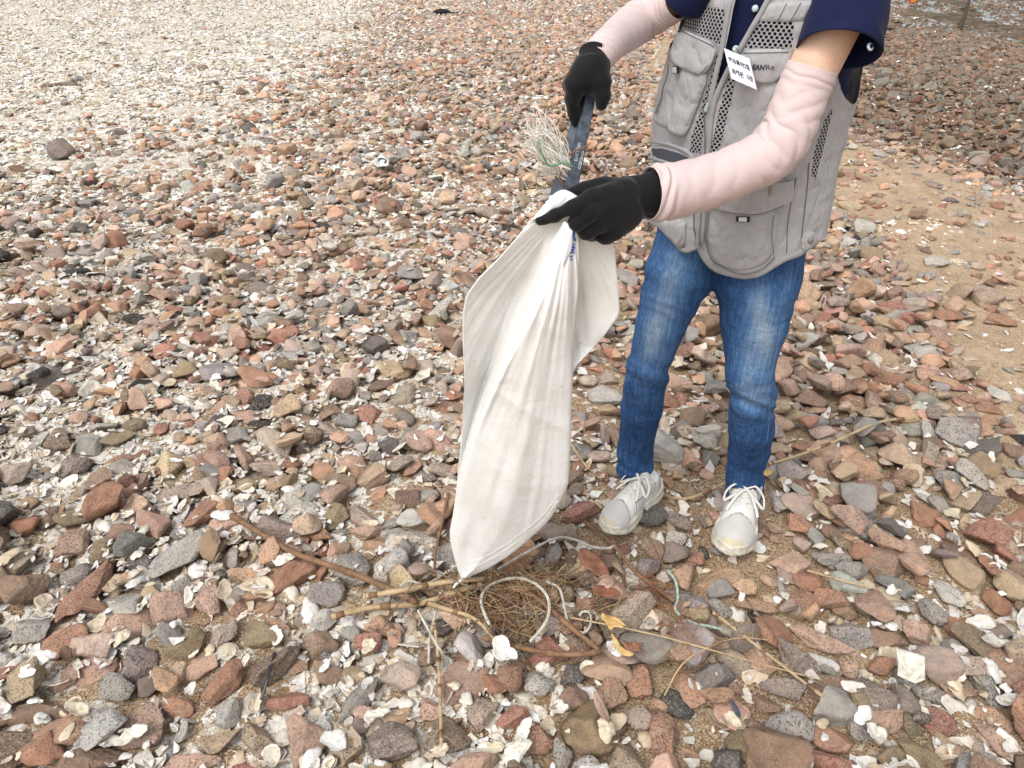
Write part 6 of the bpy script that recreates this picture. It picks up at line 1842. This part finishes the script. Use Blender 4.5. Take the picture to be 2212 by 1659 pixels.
sheet('plastic_scrap', z6([(1368, 1018), (1440, 1035), (1520, 1062), (1521, 1125), (1522, 1185), (1470, 1206), (1420, 1185), (1375, 1163), (1378, 1090)]), M_SCRAP.m, 'square scrap of white sheet among stones at the lower right', 'scrap', 0.030, 0.022, 5, 0.0016, 11, None, 0)
M_STRIP = Mat('black_plastic', (0.02, 0.02, 0.022), 0.35, 0.5)
C = gpath([(593, 1409), (585, 1440), (575, 1475), (564, 1512)], 0.004, 0.012, 20)
o = empty('plastic_strip', tuple(C[-1])); tag(o, 'narrow black plastic strip standing among stones at the lower left', 'strip')
V, F = tube(C, 0.0012, 8, True, np.array([0, 0, 1.0]), 0.0036); part('band', V, F, M_STRIP.m, o)

# big oyster shells that stand out
OY = [(816, 1541, 56, 20, 'white oyster shell left of the straw stalk at the bottom'), (982, 1486, 34, 0, 'white ring-shaped shell right of the straw stalk'), (1089, 1424, 78, -40, 'largest cream oyster shell just below the level brown reed'),
      (945, 1638, 54, 30, 'white ragged shell at the bottom edge under the straw stalk'), (1118, 1630, 74, 10, 'big open oyster with a yellow hollow at the bottom edge'), (1061, 1597, 56, -15, 'white ragged shell left of the big open oyster'),
      (1127, 1578, 54, 60, 'narrow white shell standing above the big open oyster'), (1314, 1591, 62, -50, 'crumpled white oyster at the bottom right of centre'), (1207, 1549, 42, 60, 'small white oyster between the grey and rust stones at the bottom'),
      (800, 1399, 46, 40, 'pale shell under the leaning grey twig'), (105, 1437, 62, -10, 'grey-white scalloped shell at the lower left'), (214, 1344, 52, 70, 'hollow white shell right of the rust-red slab'), (291, 1599, 66, 20, 'thick white spiny shell at the bottom left'),
      (263, 1368, 50, 40, 'flat white shell pair left of the grey block'), (411, 1480, 36, 60, 'white cup shell between rust stones at the lower left'), (546, 1518, 46, 70, 'cream scalloped shell beside the black strip'), (619, 1218, 46, 10, 'white shells cluster piece below the long brown reed'),
      (174, 1550, 56, 5, 'long white shell near the bottom left corner'), (77, 1481, 46, 0, 'cream fan-shaped shell above the brown slab'), (1419, 1149, 50, -45, 'cream oyster shell left of the pale blocky stone'), (1893, 1587, 68, 70, 'long curved oyster shell at the bottom right'),
      (1581, 1550, 42, -20, 'rounded white shell beside the slate-grey leaf'), (1930, 1270, 30, 10, 'round white shell at the end of the short straw'), (2060, 1100, 44, 20, 'cream shell cluster piece near the right sand')]
M_OY = shell_material()
for k, (px, py, L, ang, lab) in enumerate(OY):
    x, y, sx, sy, sz, rz = key_place(px, py, L, L * 0.72, ang)
    me = mesh_from('valve', *shell_shape(900 + k, 9, 30)); me.materials.append(MAT_SHELL)
    o = bpy.data.objects.new('oyster_shell', me); COL.objects.link(o)
    s_ = (sx + sy) / 2 * 0.85
    o.location = (x, y, float(hm_at(x, y, 2)) + 0.010); o.scale = (s_, s_ * 0.9, s_ * 0.85)
    o.rotation_euler = (random.uniform(-.35, .35), random.uniform(-.35, .35) + (math.pi if k % 3 == 1 else 0), rz)
    o['stone_color'] = [float(v) for v in np.array(lin(*[(214, 209, 198), (208, 198, 176), (220, 217, 212), (198, 186, 164)][k % 4]))]; o['stone_speck'] = 0.0
    tag(o, lab, 'shell', 'large shells in the foreground')

# ------------------------------------------------------------------ farther things
M_NETB = Mat('black_net', (0.015, 0.016, 0.02), 0.7); M_NETB.bump(M_NETB.voro(M_NETB.pos(), 60), 0.8, 0.02)
c = gnd(np.array(955.), np.array(30.)); o = empty('net_bundle', tuple(c)); tag(o, 'small black bundle of netting lying far off at the top centre', 'netting')
V, F = surfnet(lambda P: ellip(P, c + [0, 0, 0.03], (0.135, 0.09, 0.045)) + 0.02 * np.abs(vnoise(P, 22, 130)), c - [0.2, 0.15, 0.06], c + [0.2, 0.15, 0.12], 0.012); part('net', V, F, M_NETB.m, o)
V, F = tube(smooth_curve([c + [0.08, 0, 0.03], c + [0.18, -0.02, 0.02], c + [0.26, 0.03, 0.012]], 12), 0.008, 6); part('cord', V, F, M_NETB.m, o)
c = gnd(np.array(607.), np.array(674.), 0.02); c[2] = float(hm_at(c[0], c[1], 1)); o = empty('bottle_cap', tuple(c)); tag(o, 'small black cylindrical cap among stones left of the sack', 'cap')
V, F = tube(np.array([c + [0.012, 0, 0.0], c + [-0.006, -0.004, 0.022]]), [0.013, 0.013], 18, False); part('wall', V, F, M_STRIP.m, o)
V, F = tube(np.array([c + [0.004, -0.002, 0.008], c + [0.002, -0.0025, 0.010]]), [0.0128, 0.0128], 18); part('disc', V, F, M_STRIP.m, o)
C = gpath([(90, 186), (115, 184), (140, 181), (166, 183)], 0.008, 0.004, 20); o = empty('driftwood', tuple(C[0])); tag(o, 'flat grey driftwood splinter on the white shell bank', 'driftwood')
V, F = tube(C, np.r_[0.012, np.full(18, 0.017), 0.006], 8, True, np.array([0, 0, 1.0]), np.r_[0.02, np.full(18, 0.034), 0.01]); part('splinter', V, F, M_GREYT, o)
o = sheet('paper_scrap', [(806, 352), (822, 330), (842, 346), (838, 358), (815, 360)], leaf_mat('grey_paper', (188, 188, 184), (214, 214, 210)), 'crumpled grey-white paper scrap with a dark print in the stones upper left', 'scrap', 0.012, 0.015, 4, 0.001, 12, None, 0)
V, F = tube(gpath([(818, 350), (819, 343), (832, 344), (831, 351), (818, 351)], 0.004, 0.020, 24), 0.004, 5); part('print', V, F, M_STRIP.m, o)
# pole, rocks and packet on the mud flat
M_DKWOOD = cane_material('dark_wet_wood', (48, 42, 36), (78, 68, 58))
pb = gnd(np.array(2071.), np.array(64.)); pt = CAMP + ray(2104., -22.) * ((pb - CAMP) @ FWD) * 1.0
o = empty('pole', tuple(pb)); tag(o, 'thin dark leaning pole stuck in the mud at the top right', 'pole')
V, F = tube(smooth_curve([pb - [0, 0, 0.1], pb * 0.66 + pt * 0.34 + [0.01, 0, 0], pb * 0.3 + pt * 0.7 - [0.012, 0, 0], pt], 24), np.linspace(0.032, 0.022, 24), 8); part('shaft', V, F, M_DKWOOD, o)
def far_rock(px, py, w, h, lab, col):
    c = gnd(np.array(float(px)), np.array(float(py))); k = ppm(c)
    o = put_stone(STONES_HI[int(px) % NHI], c[0], c[1], c[2] + h * k * 0.3, (w * k / 2, w * k / 2.4, h * k * 0.6), (0, 0, px), lin(*col), 0.3, None, 'rock'); tag(o, lab, 'rock', 'rocks on the mud flat')
far_rock(2092, 30, 46, 14, 'low dark weedy rock behind the leaning pole', (84, 76, 62)); far_rock(2176, 5, 18, 10, 'small dark round rock at the top right edge', (70, 66, 60))
c = gnd(np.array(1968.), np.array(13.)); k = ppm(c); c[2] = WATER_Z - 0.01; o = empty('packet', tuple(c)); tag(o, 'tiny red and yellow packet on the wet mud at the top', 'packet')
wx, wz = 6 * k, 11 * k
def boxv(c, x, y, z): 
    V = np.array([(a * x, b * y, d * z) for a in (-1, 1) for b in (-1, 1) for d in (0, 1)]) + c
    return V, [(0, 1, 3, 2), (4, 6, 7, 5), (0, 4, 5, 1), (2, 3, 7, 6), (0, 2, 6, 4), (1, 5, 7, 3)]
M_RED = Mat('red_print', lin(196, 60, 44), 0.5); M_YEL = Mat('yellow_print', lin(232, 190, 60), 0.5)
V, F = boxv(c, wx, 0.04, wz); part('box', V, F, M_RED.m, o, False)
V, F = boxv(c + [0, -0.042, wz * 0.30], wx * 0.8, 0.003, wz * 0.42); part('front_panel', V, F, M_YEL.m, o, False)
V, F = boxv(c + [0, -0.046, wz * 0.45], wx * 0.6, 0.002, wz * 0.12); part('print_line', V, F, M_RED.m, o, False)
